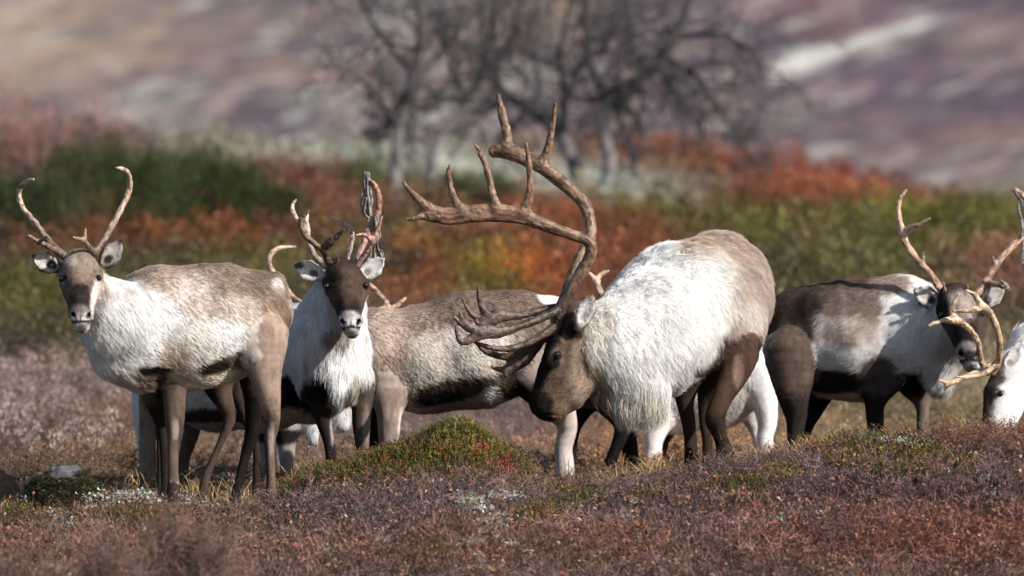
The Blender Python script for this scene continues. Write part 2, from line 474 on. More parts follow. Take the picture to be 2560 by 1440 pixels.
G1, YG, RD, OR_, BP = (.055, .085, .018), (.14, .13, .026), (.25, .075, .04), (.36, .11, .04), (.105, .071, .066)
TN, LI, PM, DK, OL = (.34, .24, .15), (.56, .57, .47), (.42, .31, .28), (.05, .035, .03), (.095, .082, .03)
MID = [(0, 1080, 260, 70, BP, 1), (60, 930, 260, 60, PM, .8), (230, 1060, 200, 40, (.26, .15, .10), 1), (300, 1130, 300, 40, (.27, .17, .1), 1), (700, 1130, 300, 60, (.24, .16, .12), 1), (1150, 1060, 240, 60, (.27, .19, .165), 1.5),
       (1600, 1080, 260, 70, (.34, .20, .12), 1.2), (2150, 1070, 260, 60, TN, 1.2), (2450, 930, 120, 80, (.4, .31, .2), 1), (2300, 1020, 200, 50, OL, .7),
       (60, 800, 140, 60, OL, 1), (20, 860, 100, 40, DK, .8), (160, 860, 160, 60, OL, 1), (80, 740, 120, 50, YG, .5), (330, 590, 90, 24, RD, 1.2), (400, 580, 60, 20, OR_, 1.2), (620, 610, 130, 40, RD, .9),
       (560, 660, 260, 50, OL, 1.2), (760, 700, 200, 60, OL, .8), (800, 470, 190, 60, (.20, .085, .06), 1.4), (830, 560, 120, 60, (.2, .1, .05), 1), (1000, 600, 160, 50, OL, 1), (940, 590, 90, 30, G1, .8),
       (1080, 690, 110, 50, RD, 1.1), (1220, 690, 95, 50, YG, 1.8), (1220, 650, 80, 30, YG, 1), (1350, 690, 70, 50, OR_, 1), (1300, 600, 260, 40, (.23, .095, .05), 1.1), (1450, 560, 160, 40, RD, .9), (1560, 640, 130, 60, (.25, .09, .05), 1),
       (1600, 530, 120, 30, YG, 1), (1800, 560, 160, 40, OL, 1.3), (1900, 640, 120, 60, OL, 1.2), (1960, 600, 100, 40, YG, .7), (2100, 560, 150, 40, YG, 1.3), (2150, 640, 140, 70, OL, 1.1), (2350, 560, 140, 40, YG, 1.2), (2500, 540, 130, 40, OL, 1.1), (2500, 600, 140, 50, YG, .7), (2060, 600, 60, 30, (.2, .1, .08), .8), (2480, 690, 120, 60, (.23, .11, .08), 1), (2350, 660, 100, 60, G1, .7), (2200, 760, 300, 60, OL, 1),
       (1950, 445, 240, 34, (.235, .075, .05), 4), (1800, 400, 200, 22, (.26, .09, .05), 3), (2180, 490, 170, 24, (.31, .11, .06), 4), (2050, 490, 170, 22, (.28, .10, .055), 3), (1720, 415, 160, 28, (.20, .13, .04), 1.6), (1650, 375, 130, 14, OR_, 1.6), (1900, 500, 200, 20, (.25, .1, .045), 1.3), (2400, 515, 160, 16, (.3, .2, .13), 1),
       (700, 388, 170, 18, (.46, .43, .33), 2.5), (880, 380, 170, 22, LI, 3.2), (1050, 395, 140, 24, LI, 3), (1150, 430, 120, 22, LI, 2), (1350, 440, 160, 30, LI, 2.6), (1620, 470, 120, 26, LI, 3.2), (1520, 450, 100, 30, LI, 2.4), (1300, 385, 160, 20, (.3, .2, .16), 1.2), (920, 425, 60, 24, G1, 1.6), (1140, 470, 110, 20, G1, 1.6), (1240, 500, 90, 24, (.2, .1, .05), 1), (640, 370, 160, 10, (.45, .36, .28), 1),
       (100, 520, 300, 80, DK, .8), (200, 620, 200, 30, (.17, .07, .035), .8)]

def build_ground():
    ys = np.concatenate([np.arange(-9, -4.5, .25), np.arange(-4.5, 3.2, .045), np.arange(3.2, 60, .3), np.arange(60, 112, 3)])
    us = np.concatenate([np.arange(-1500, -300, 60), np.arange(-300, 2860, 13), np.arange(2860, 4200, 60)])
    UU, YY = np.meshgrid(us, ys, indexing='ij')
    X = (UU - 1280) / FPX * (YY - CAM_Y)
    Z = ground_z(X, YY)
    V = np.stack([X, YY, Z], -1).reshape(-1, 3)
    nu, ny = UU.shape
    i = np.arange(nu - 1)[:, None] * ny + np.arange(ny - 1)[None]
    F = np.stack([i, i + ny, i + ny + 1, i + 1], -1).reshape(-1, 4)
    u, p, y = UU.ravel(), ground_py(UU, YY).ravel(), YY.ravel()
    n = (fbm(V * np.array([1.6, .5, 1.6]), 12)[:, None] - .5)
    C = blend(u + n[:, 0] * 260, p + n[:, 0] * 60, MID, (.12, .09, .075)) * (.56 + .6 * n)
    near = np.array((.05, .036, .03)) * (1 + n)
    C = np.where((y < 3)[:, None], near, C)
    tag(link('ground', mesh('ground', V, F, M['ground'], np.clip(C, 0, 1))), kind='structure')

FELL = [(330, 40, 420, 40, (.50, .40, .34), 1.2), (250, 150, 330, 50, (.52, .40, .34), 1.3), (60, 100, 200, 60, (.50, .42, .37), 1), (100, 210, 160, 30, (.46, .38, .34), 1), (520, 170, 160, 40, (.44, .33, .29), 1),
        (430, 200, 200, 30, (.22, .18, .22), 1.4), (620, 130, 200, 40, (.23, .19, .23), 1.2), (560, 280, 260, 30, (.23, .19, .22), 1.2), (480, 180, 60, 20, (.30, .15, .16), .9), (700, 190, 120, 20, (.42, .33, .28), .9),
        (390, 275, 90, 24, (.46, .45, .40), 1.6), (330, 300, 60, 18, (.46, .44, .40), 1.2), (790, 255, 90, 22, (.46, .45, .40), 1.2), (600, 320, 300, 16, (.27, .22, .26), 1.2), (520, 310, 60, 12, (.36, .29, .22), 1), (500, 10, 300, 16, (.25, .22, .25), .9),
        (900, 60, 200, 60, (.26, .22, .25), 1), (1000, 150, 200, 60, (.33, .26, .25), 1), (1200, 120, 200, 60, (.35, .27, .25), 1), (1400, 40, 60, 40, (.46, .36, .28), 1), (1300, 300, 300, 40, (.31, .25, .27), 1), (1000, 320, 200, 40, (.28, .23, .27), 1),
        (1500, 200, 250, 80, (.28, .22, .25), .9), (1550, 290, 60, 16, (.42, .37, .35), .9), (1720, 120, 50, 14, (.46, .40, .34), 1), (1800, 60, 250, 50, (.28, .22, .26), 1), (1900, 250, 200, 50, (.27, .22, .24), .8), (1830, 360, 120, 16, (.45, .42, .40), 1.3),
        (1990, 255, 80, 24, (.44, .41, .38), 1.1), (2080, 40, 120, 40, (.34, .22, .22), 1), (2350, 30, 260, 30, (.27, .22, .26), 1.1),
        (2250, 170, 250, 24, (.29, .22, .27), 1.2), (2500, 80, 100, 40, (.38, .31, .29), 1), (2450, 160, 150, 20, (.34, .26, .27), 1), (2250, 270, 250, 40, (.33, .25, .27), .9), (2450, 310, 110, 20, (.47, .37, .28), 1.2), (2200, 340, 300, 20, (.36, .28, .28), .9), (2500, 230, 150, 20, (.23, .19, .23), 1), (2300, 400, 250, 22, (.38, .32, .31), 1), (2480, 440, 120, 18, (.44, .41, .38), 1.2), (2150, 450, 120, 14, (.42, .38, .36), 1), (2400, 475, 220, 16, (.23, .2, .24), 1.4), (2100, 400, 150, 20, (.27, .22, .25), 1)]

def build_hill():
    ys = np.concatenate([np.linspace(120, 700, 150), np.linspace(720, 1800, 40)])
    us = np.concatenate([np.arange(-1500, -200, 50), np.arange(-200, 2760, 12), np.arange(2760, 4200, 50)])
    UU, YY = np.meshgrid(us, ys, indexing='ij')
    PP = np.interp(YY, [120, 160, 250, 400, 700, 1100, 1800], [760, 600, 430, 210, -90, -420, -800])
    X = (UU - 1280) / FPX * (YY - CAM_Y)
    q = np.stack([X * .05, YY * .012, 0 * X], -1).reshape(-1, 3)
    Z = CAM_Z - (PP - 720) / FPX * (YY - CAM_Y) + ((fbm(q, 31) - .5) * 2.2).reshape(X.shape)
    V = np.stack([X, YY, Z], -1).reshape(-1, 3)
    nu, ny = UU.shape
    i = np.arange(nu - 1)[:, None] * ny + np.arange(ny - 1)[None]
    F = np.stack([i, i + ny, i + ny + 1, i + 1], -1).reshape(-1, 4)
    u, p = UU.ravel(), PP.ravel()
    r = np.stack([(u + p * -.9) / 210, (p + u * .22) / 34, 0 * u], -1)
    a, b, c = fbm(r, 3, 3), fbm(r * 1.7 + 40, 8, 3), fbm(r * 3 + 9, 5, 3)
    pt = p + (u - 1280) * 0.0
    C = blend(u + (b - .5) * 110, pt + (a - .5) * 34, FELL, (.28, .225, .245))
    C = C ** 1.4 * .95 * (.6 + .8 * c)[:, None] * np.array((.90, .90, .82))
    k = sstep((a - .56) / .14)[:, None] * .55
    C = C * (1 - k) + np.array((.105, .092, .105)) * k
    k = sstep((b - .55) / .12)[:, None] * .6
    C = C * (1 - k) + np.array((.36, .27, .235)) * k
    C = C * (1 - np.array((.17, .185, .12)) * sstep((u - 1300) / 700)[:, None])
    tt = np.clip((u - 1930) / 440, 0, 1); wd = 24 - 14 * tt; k = np.exp(-np.abs((p - (150 - 115 * tt) + (a - .5) * 30) / wd) ** 3) * sstep((u - 1900) / 60) * sstep((2420 - u) / 140)
    C = C * (1 - k[:, None]) + np.array((.56, .53, .47)) * (.75 + .5 * c)[:, None] * k[:, None]
    e = fbm(r * np.array([1.3, 2.2, 1]) + 77, 15, 3); k = sstep((e - .65) / .06)[:, None] * .6
    C = C * (1 - k) + np.array((.44, .42, .37)) * k
    tag(link('hillside', mesh('hillside', V, F, M['hill'], np.clip(C, 0, 1))), kind='structure')

# ---------------------------------------------------------------- small plants
def tri_ribbon(a, b, w, r):
    d = b - a; n = np.cross(d, r.normal(size=3)); n /= np.linalg.norm(n) + 1e-9
    m = np.cross(d, n); m /= np.linalg.norm(m) + 1e-9
    return [a - n * w / 2, a + n * w / 2, b, a - m * w / 2, a + m * w / 2, b]

def leaf(p, size, r):
    d = r.normal(size=3); d /= np.linalg.norm(d); n = np.cross(d, r.normal(size=3)); n /= np.linalg.norm(n) + 1e-9
    return [p, p + d * size + n * size * .35, p + d * size - n * size * .35]

def t_heather(seed, leaves=9, tall=1.0, bare=False):
    r = np.random.default_rng(seed); V, K = [], []
    for s in range(2):
        a = np.array([r.normal() * .012, r.normal() * .012, -.015])
        lean = np.array([r.normal() * .35, r.normal() * .35, 1]); L = r.uniform(.06, .11) * tall
        b = a + lean / np.linalg.norm(lean) * L
        t = tri_ribbon(a, b, .0032, r); V += t; K += [0] * len(t)
        for i in range(7):
            f = r.uniform(.2, .95); p = a + (b - a) * f
            d = lean * .7 + r.normal(size=3) * .75; d[2] = abs(d[2]) * .8 + .15; d /= np.linalg.norm(d)
            e = p + d * r.uniform(.024, .058)
            t = tri_ribbon(p, e, .0021, r)[:3]; V += t; K += [0] * 3
            d2 = d + r.normal(size=3) * .7; d2 /= np.linalg.norm(d2)
            t = tri_ribbon(p + (e - p) * .5, p + (e - p) * .5 + d2 * r.uniform(.014, .034), .0016, r)[:3]; V += t; K += [0] * 3
            if not bare and len([k for k in K if k == 1]) < leaves * 3:
                t = leaf(e, r.uniform(.006, .013), r); V += t; K += [1] * 3
    return np.array(V), np.array(K)

def t_crow(seed):
    r = np.random.default_rng(seed); V, K = [], []
    for s in range(6):
        a = np.array([r.normal() * .018, r.normal() * .018, -.02])
        d = np.array([r.normal() * .5, r.normal() * .5, 1]); d /= np.linalg.norm(d); L = r.uniform(.035, .065)
        t = tri_ribbon(a, a + d * L, .003, r)[:3]; V += t; K += [0] * 3
        for i in range(11):
            p = a + d * L * (.35 + .65 * i / 10)
            q = r.normal(size=3); q -= (q @ d) * d; q /= np.linalg.norm(q); q = q * .8 + d * .6
            n = np.cross(q, d); n /= np.linalg.norm(n)
            l = r.uniform(.006, .010)
            V += [p - n * .0018, p + n * .0018, p + q * l]; K += [1] * 3
    return np.array(V), np.array(K)

def t_lichen(seed):
    r = np.random.default_rng(seed); V = []
    for i in range(60):
        p = r.normal(size=3) * np.array([.014, .014, .008]); p[2] = abs(p[2])
        V += leaf(p, r.uniform(.004, .009), r)
    return np.array(V), np.full(len(V), 1)

def t_clump(seed, n=46, up=.8):
    r = np.random.default_rng(seed); V = []
    for i in range(n):
        a = r.uniform(0, 2 * math.pi); q = math.sqrt(r.random()); z = r.random() ** .8
        p = np.array([math.cos(a) * q * .5 * (1 - .5 * z), math.sin(a) * q * .5 * (1 - .5 * z), z * .9])
        d = np.array([r.normal() * .5, r.normal() * .5, up + r.normal() * .4]); d /= np.linalg.norm(d); s = r.uniform(.09, .2)
        n_ = np.cross(d, r.normal(size=3)); n_ /= np.linalg.norm(n_)
        V += [p - n_ * s * .22, p + n_ * s * .22, p + d * s]
    return np.array(V), np.full(len(V), 1)

def t_grass(seed):
    r = np.random.default_rng(seed); V = []
    for i in range(9):
        a = np.array([r.normal() * .02, r.normal() * .02, -.02]); d = np.array([r.normal() * .28, r.normal() * .28, 1]); d /= np.linalg.norm(d)
        L = r.uniform(.08, .2); bend = np.array([r.normal(), r.normal(), 0]) * .35
        pts = [a + d * L * t + bend * L * t * t - np.array([0, 0, .25 * L * t ** 3]) for t in (0, .4, .75, 1)]
        n = np.cross(d, r.normal(size=3)); n /= np.linalg.norm(n); w = (.0015, .0013, .0009, 0)
        for j in range(3):
            V += [pts[j] - n * w[j], pts[j] + n * w[j], pts[j + 1] + n * w[j + 1], pts[j] - n * w[j], pts[j + 1] + n * w[j + 1], pts[j + 1] - n * w[j + 1]]
    return np.array(V), np.full(len(V), 1)

def scatter(name, templates, pos, scale, twig, leafc, mat, tilt=.25, jitter=.3, seed=1, kind='stuff', parent=None, base=None, zs=None, **tg):
    """many copies of small plants joined into one object; twig and leafc are colours per plant"""
    r = np.random.default_rng(seed); n = len(pos); which = r.integers(0, len(templates), n)
    VV, CC = [], []
    for k, (T, K) in enumerate(templates):
        m = np.where(which == k)[0]
        if not len(m): continue
        th = r.uniform(0, 2 * math.pi, len(m)); c, s = np.cos(th), np.sin(th)
        X = T[None, :, 0] * c[:, None] - T[None, :, 1] * s[:, None]; Y = T[None, :, 0] * s[:, None] + T[None, :, 1] * c[:, None]
        Z = np.repeat(T[None, :, 2], len(m), 0) * (1 if zs is None else zs[m][:, None])
        ta, tb = r.normal(size=len(m)) * tilt, r.normal(size=len(m)) * tilt
        X = X + Z * ta[:, None]; Y = Y + Z * tb[:, None]
        v = np.stack([X, Y, Z], -1) * scale[m][:, None, None] + pos[m][:, None]
        col = np.where((K == 1)[None, :, None], leafc[m][:, None], twig[m][:, None])
        jit = np.repeat(r.uniform(1 - jitter, 1 + jitter, (len(m), len(T) // 3)), 3, 1)
        VV.append(v.reshape(-1, 3)); CC.append((col * jit[..., None]).reshape(-1, 3))
    V = np.vstack(VV); C = np.clip(np.vstack(CC), 0, .9)
    if base is not None: V = V - base
    o = link(name, mesh(name, V, np.arange(len(V)).reshape(-1, 3), mat, C, smooth=False), parent)
    return tag(o, kind=kind, **tg)

GREEN = [(1170, 1090, 150, 50, 1.3), (1020, 1130, 120, 40, 1), (850, 1180, 120, 34, .75), (980, 1170, 130, 36, .7), (1330, 1300, 60, 26, .75), (1430, 1270, 60, 30, .6), (1850, 1240, 90, 34, .8), (1960, 1190, 50, 20, .7), (2180, 1150, 110, 36, .75), (2330, 1160, 90, 30, .6), (2400, 1050, 90, 24, .5),
         (400, 1172, 110, 22, 1), (170, 1200, 100, 26, .8), (400, 1330, 50, 40, .45), (320, 1300, 40, 30, .4), (40, 1290, 80, 30, .5), (1100, 1390, 60, 24, .4), (700, 1210, 60, 24, .7), (480, 1390, 60, 40, .4), (590, 1230, 60, 30, .4), (1620, 1250, 50, 30, .35)]
TONE = [(1900, 1300, 700, 80, (.20, .155, .16), 1), (900, 1290, 300, 70, (.19, .16, .165), 1), (450, 1260, 220, 70, (.27, .185, .16), 1.4), (200, 1370, 300, 70, (.26, .185, .15), 1.1), (2300, 1360, 300, 60, (.27, .13, .10), 1), (2050, 1400, 200, 40, (.24, .15, .13), 1), (1300, 1400, 400, 40, (.25, .155, .125), 1), (2350, 1090, 250, 40, (.24, .14, .11), 1), (1450, 1200, 250, 40, (.21, .165, .16), 1), (700, 1400, 250, 40, (.24, .17, .14), 1), (60, 1290, 120, 40, (.24, .14, .08), 1)]

def area(n, y0, y1, u0, u1, rng):
    y = rng.uniform(y0, y1, n); x = rng.uniform((u0 - 1280) / FPX * 40, (u1 - 1280) / FPX * 40, n)
    return x, y, np.stack([x, y, ground_z(x, y)], -1)

def build_near_plants():
    rng = np.random.default_rng(3)
    x, y, p = area(17000, -4.4, .75, -650, 3210, rng)
    u, q = U(x, y), PYX(p[:, 2], y)
    wob = (fbm(p * np.array([5, 5, 5]), 4) - .5)
    g = sum(k * np.exp(-((u - a) / b) ** 2 - ((q - c) / d) ** 2) for a, c, b, d, k in [(a, c + 25, b, d, k) for a, c, b, d, k in GREEN])
    green = g + wob * .9 + rng.normal(size=len(x)) * .12 >.36
    tone = blend(u + wob * 300, q + wob * 90, TONE, (.21, .16, .155)) * .66
    tone = tone * (rng.uniform(.5, 1.5, len(x)) * (1 + 1.9 * (fbm(p * 2.3, 44) - .5)))[:, None]
    lm = tone.mean(1)[:, None]; tone = np.clip(lm + (tone - lm) * 1.35, .01, 1) * (1 + 1.3 * (fbm(p * 7, 46)[:, None] - .5)) * np.array((1.04, .98, 1.0))
    h = ~green
    tw = tone * (.85 + .3 * rng.random((len(x), 1)))
    redness = np.clip(.45 + 1.3 * wob + rng.normal(size=len(x)) * .3 + .5 * np.exp(-((u - 2350) / 320) ** 2 - ((q - 1380) / 80) ** 2), 0, 1)[:, None]
    lf = (1 - redness) * np.array((.15, .11, .075)) + redness * np.array((.26, .095, .045))
    red = rng.random(len(x)) < .025; lf[red] = (.30, .045, .04)
    pale = rng.random(len(x)) < .07; lf[pale] = (.34, .27, .17)
    hts = rng.uniform(.8, 1.75, len(x)) * (1 + .9 * wob)
    hts *= 1 - .36 * sstep((y + 1.3) / .8)
    T = [t_heather(i) for i in range(7)] + [t_heather(20 + i, leaves=4) for i in range(4)]
    scatter('heather', T, p[h], hts[h], tw[h], lf[h], M['heather'], seed=2)
    # green crowberry cushions
    x2, y2, p2 = area(41000, -4.2, .7, -650, 3210, rng)
    u2, q2 = U(x2, y2), PYX(p2[:, 2], y2)
    w2 = (fbm(p2 * 5, 4) - .5)
    g2 = sum(k * np.exp(-((u2 - a) / b) ** 2 - ((q2 - c - 25) / d) ** 2) for a, c, b, d, k in GREEN)
    ok = g2 + w2 * 1.0 > .33
    p2, n = p2[ok], ok.sum()
    hm = np.exp(-((p2[:, 0] + .26) / .32) ** 2 - ((p2[:, 1] + .55) / .35) ** 2)
    t = (fbm(p2 * 9, 14)[:, None]); s = rng.random((n, 1))
    lc = np.where(t < .47, np.array((.055, .08, .014)), np.array((.15, .14, .024))) * (1 - .35 * s) 
    br = rng.random(n) < .26 + .6 * (t[:, 0] > .6); lc[br] = np.array((.22, .10, .04)) * (.5 + .7 * s[br])
    hot = rng.random(n) < .03; lc[hot] = (.42, .10, .04)
    scatter('crowberry', [t_crow(i) for i in range(7)], p2 + np.array([0, 0, .05]) * (1 - hm[:, None]), rng.uniform(1.0, 1.9, n) * (1 - .45 * hm), np.full((n, 3), .10) * np.array((1.6, 1, .7)), lc, M['leaf'], seed=3)
    # mound shoots: the hummock wears a dense coat
    n = 4600; a = rng.normal(size=(n, 2)) * np.array([.22, .17]) + np.array([-.26, -.58])
    pm = np.stack([a[:, 0], a[:, 1], ground_z(a[:, 0], a[:, 1]) + .05 * (fbm(np.concatenate([a * 13, a[:, :1] * 0], 1), 19, 2) - .42)], -1)
    t = fbm(pm * 11, 24)[:, None]; s = rng.random((n, 1))
    lc = np.where(t < .46, np.array((.065, .10, .014)), np.array((.19, .18, .026))) * (1.05 - .35 * s)
    br = rng.random(n) < .16 + .45 * np.clip((.42 - (pm[:, 2] - pm[:, 2].min())) / .42, 0, 1); lc[br] = np.array((.32, .15, .05)) * (.6 + .7 * s[br])
    for cx, cz, rr in ((1255, 1165, 24), (1195, 1128, 16), (1240, 1182, 12), (1330, 1185, 8)):
        k = np.hypot(U(pm[:, 0], pm[:, 1]) - cx, PYX(pm[:, 2], pm[:, 1]) - cz) < rr * .95
        k &= rng.random(n) < .65
        lc[k] = (.42, .075, .055)
    scatter('hummock_crowberry', [t_crow(30 + i) for i in range(7)], pm, rng.uniform(.7, 1.2, n), np.full((n, 3), .10) * np.array((1.6, 1, .7)), lc, M['leaf'], seed=5)
    # pale reindeer lichen
    spots = [(318, 1200, 16, 7, 20), (345, 1212, 16, 7, 18), (365, 1206, 10, 5, 5), (1190, 1280, 40, 16, 18), (1230, 1310, 30, 14, 14), (1170, 1255, 30, 8, 8), (1180, 1362, 20, 8, 8), (240, 1245, 70, 14, 12), (150, 1225, 60, 12, 10), (70, 1255, 50, 8, 12), (130, 1300, 60, 20, 10), (1480, 1370, 300, 30, 8), (1700, 1300, 500, 50, 8), (2230, 1120, 30, 6, 12), (480, 1195, 40, 6, 6), (2400, 1230, 300, 60, 6), (900, 1350, 300, 40, 6)]
    pp, sc, cl = [], [], []
    for cu, cp, ru, rp, k in spots:
        for i in range(k):
            uu, qq = rng.normal(cu, ru * .6), rng.normal(cp, rp * .6)
            yy = np.interp(-(qq + 30), -np.array([ground_py(uu, t_) for t_ in np.linspace(-4, -.2, 40)]), np.linspace(-4, -.2, 40))
            xx = (uu - 1280) / FPX * (yy - CAM_Y)
            pp.append([xx, yy, float(ground_z(xx, yy)) + rng.uniform(.05, .085)]); sc.append(rng.uniform(.9, 2.0))
            cl.append(np.array((.50, .50, .44)) * rng.uniform(.5, 1.1))
    scatter('lichen', [t_lichen(i) for i in range(4)], np.array(pp), np.array(sc), np.array(cl), np.array(cl), M['lichen'], seed=6)
    # dry grass behind the ridge
    pp, cl, sc = [], [], []
    for cu, yy0, ru, k in ((280, .7, 55, 26), (480, .8, 40, 16), (600, .6, 30, 30), (450, 1.3, 160, 30), (2070, 1.2, 60, 80), (2020, .9, 50, 30), (2150, 1.5, 90, 50), (2330, 1.4, 90, 34), (2440, 1.0, 50, 20), (1490, 1.1, 80, 40), (1620, 1.6, 110, 40), (1880, 1.4, 60, 26), (800, 1.6, 100, 26), (1000, 1.5, 140, 30), (2060, 1.6, 70, 50)):
        for i in range(k):
            uu, yy = rng.normal(cu, ru * .6), yy0 + rng.normal() * .25
            xx = (uu - 1280) / FPX * (yy - CAM_Y); pp.append([xx, yy, float(ground_z(xx, yy))]); cl.append(np.array((.50, .34, .16)) * rng.uniform(.6, 1.2)); sc.append(rng.uniform(.7, 1.35))
    scatter('dry_grass', [t_grass(i) for i in range(6)], np.array(pp), np.array(sc), np.array(cl), np.array(cl), M['grass'], seed=7, tilt=.12)
    # taller bare twigs standing out of the heather
    pp, sc = [], []
    for uu, yy, s in ((1795, -.35, 1.75), (1785, -.4, 1.4), (1555, -.35, 1.9), (1700, -.3, 1.4), (1740, -.4, 1.3), (2180, -.3, 1.6), (2165, -.35, 1.4), (2290, -.3, 1.2), (1900, -.3, 1.3), (1870, -.35, 1.2), (1940, -.3, 1.35), (585, -.3, 1.5), (560, -.35, 1.6), (575, -.4, 1.5), (610, -.3, 1.2), (1660, -.3, 1.3), (1640, -.35, 1.2), (2070, -.3, 1.2), (1320, -.3, 1.2), (1480, -.3, 1.2), (2120, -.3, 1.25), (690, -.4, 1.2), (720, -.5, 1.3), (2240, -.35, 1.2)):
        xx = (uu - 1280) / FPX * (yy - CAM_Y); pp.append([xx, yy, float(ground_z(xx, yy))]); sc.append(s)
    scatter('bare_twigs', [t_heather(60 + i, bare=True) for i in range(4)], np.array(pp), np.array(sc), np.full((len(pp), 3), .13) * np.array((1.1, .95, .95)), np.full((len(pp), 3), .3) * np.array((1, .4, .2)), M['heather'], seed=8, tilt=.1)

def build_mid_plants():
    rng = np.random.default_rng(8)
    n = 28000
    u = rng.uniform(-800, 3360, n); py = rng.uniform(352, 1190, n)
    yy = np.interp(-py, -np.array(MP[:11], float), np.array(MY[:11], float)) + rng.normal(size=n) * .4
    yy = np.clip(yy, 3.2, 57)
    k = 8000; u = np.concatenate([u, rng.uniform(-800, 3360, k)]); yy = np.concatenate([yy, rng.uniform(.6, 7, k)]); n += k
    x = (u - 1280) / FPX * (yy - CAM_Y); z = ground_z(x, yy)
    pos = np.stack([x, yy, z - .02], -1); q = PYX(z, yy)
    nz = fbm(np.stack([x * 1.2, yy * .4, 0 * x], -1), 61) - .5
    c = blend(u + nz * 300, q + nz * 80 - 15, MID, (.14, .10, .08))
    c = np.clip(c.mean(1)[:, None] + (c - c.mean(1)[:, None]) * 1.22, .008, 1) * .70 * rng.uniform(.5, 1.5, n)[:, None] * (1 + 1.8 * nz[:, None])
    h = rng.uniform(.06, .2, n) * np.interp(yy, [.6, 3, 10, 16, 30], [.28, .4, .5, .8, 1.25])
    li = c[:, 2] > .2; h[li] *= .4; c[li] *= 1.7
    scatter('heath_shrubs', [t_clump(i) for i in range(6)], pos, h, c, np.clip(c, .01, .8), M['leaf'], seed=9, zs=rng.uniform(.7, 1.4, n))
    # pale, seeded dwarf willow tufts at the left
    n = 170; u = rng.normal(70, 140, n); py = rng.uniform(930, 1150, n); keep = (u > -300) & (u < 380)
    u, py = u[keep], py[keep]; yy = np.interp(-py, -np.array(MP[:11], float), np.array(MY[:11], float)); x = (u - 1280) / FPX * (yy - CAM_Y)
    pos = np.stack([x, yy, ground_z(x, yy)], -1); n = len(u)
    lc = np.array((.34, .25, .22)) * rng.uniform(.5, 1.2, (n, 1))
    scatter('pale_willow_scrub', [t_clump(40 + i, 60, 1.6) for i in range(4)], pos, rng.uniform(.07, .15, n), lc, lc, M['leaf'], seed=12)

def shrub(label, cat, name, u0, u1, top, yd, col, n, seed, group, upright=.9, stem=(.12, .09, .07), fol='foliage', spiky=False):
    r = np.random.default_rng(seed)
    yb = yd; cu = (u0 + u1) / 2; d = yb - CAM_Y; xc = (cu - 1280) / FPX * d; rx = (u1 - u0) / 2 / FPX * d
    zb = float(ground_z(xc, yb)); H = CAM_Z - (top - 720) / FPX * d - zb
    base = np.array([xc, yb, zb]); root = tag(empty(name, base), label, cat, group)
    lobes = [(lx_, r.uniform(-.5, .5), r.uniform(.72, 1.0)) for lx_ in (-.75, -.5, -.25, .1, .3, .55, .75)] + [(0, 0, 1)]
    pos, sc, cc = [], [], []
    for i in range(n):
        lx, ly, lh = lobes[r.integers(len(lobes))]
        a = r.uniform(0, 2 * math.pi); q = math.sqrt(r.random()) * .55; z = r.random() ** .6
        w_ = math.sqrt(max(0, 1 - z ** 3)) + .12
        px_, py_ = lx + math.cos(a) * q * w_, ly + math.sin(a) * q * w_
        pos.append([px_ * rx, py_ * rx * .8, z * H * lh * (1 - .18 * abs(lx))]); sc.append(r.uniform(.05, .12)); cc.append(np.array(col) * r.uniform(.35, 1.5) * (1 + .25 * r.normal()))
    pos, sc, cc = np.array(pos), np.array(sc), np.clip(np.array(cc), .004, 1)
    cc[r.random(n) < .12] *= (1.5, 1.2, 1)
    scatter(fol, [t_clump(seed * 9 + i, 14 if spiky else 22, upright) for i in range(4)], pos, sc * (1 if not spiky else .9), cc, cc, M['leaf'], seed=seed, kind=None, parent=root, zs=np.full(n, 2.2 if spiky else 1.3), tilt=.2)
    ch = []
    for k in range(7):
        lx, ly, lh = lobes[k]
        ch.append(catmull([(0, 0, -.05, .02), (lx * rx * .4, ly * rx * .4, H * .3, .014), (lx * rx * .8, ly * rx * .7, H * lh * .75, .006)], 4))
    V, F = tubes(ch, 5)
    link('stem', mesh('stem', V, F, M['bark'], np.tile(stem, (len(V), 1))), root)

def build_shrubs():
    J = (.036, .056, .009)
    G = 'juniper bushes on the heath'
    shrub('tallest dark green juniper bush behind the left reindeer antlers', 'juniper bush', 'juniper_bush', 110, 450, 362, 30, J, 2200, 1, G)
    shrub('dark green juniper bush to the right of the tallest one', 'juniper bush', 'juniper_bush', 380, 660, 384, 31, J, 1700, 2, G)
    shrub('dark green juniper bush cut by the left edge of the photo', 'juniper bush', 'juniper_bush', -140, 190, 425, 29, (.03, .044, .009), 1400, 3, G)
    shrub('low olive juniper bush sloping down beside the velvet-hung antlers', 'juniper bush', 'juniper_bush', 560, 760, 470, 31, (.045, .05, .014), 900, 4, G)
    shrub('small green juniper bush beside the pale birch trunk', 'juniper bush', 'juniper_bush', 860, 955, 402, 37, (.06, .09, .02), 240, 5, G)
    shrub('small dark juniper bush between the two left birch trunks', 'juniper bush', 'juniper_bush', 1080, 1180, 448, 36, (.05, .075, .02), 240, 6, G)
    shrub('juniper bush low on the ground right under the big antlers', 'juniper bush', 'juniper_bush', 1170, 1300, 452, 35, (.05, .07, .02), 260, 7, G)
    W = 'leafless willow thickets at the left'
    shrub('reddish leafless willow thicket rising at the left edge', 'willow shrub', 'willow_shrub', -160, 150, 225, 38, (.30, .155, .13), 700, 11, W, 1.6, (.2, .1, .08), 'twigs', True)
    shrub('reddish leafless willow thicket above the tallest juniper bush', 'willow shrub', 'willow_shrub', 100, 330, 250, 39, (.29, .165, .145), 480, 12, W, 1.6, (.2, .1, .08), 'twigs', True)

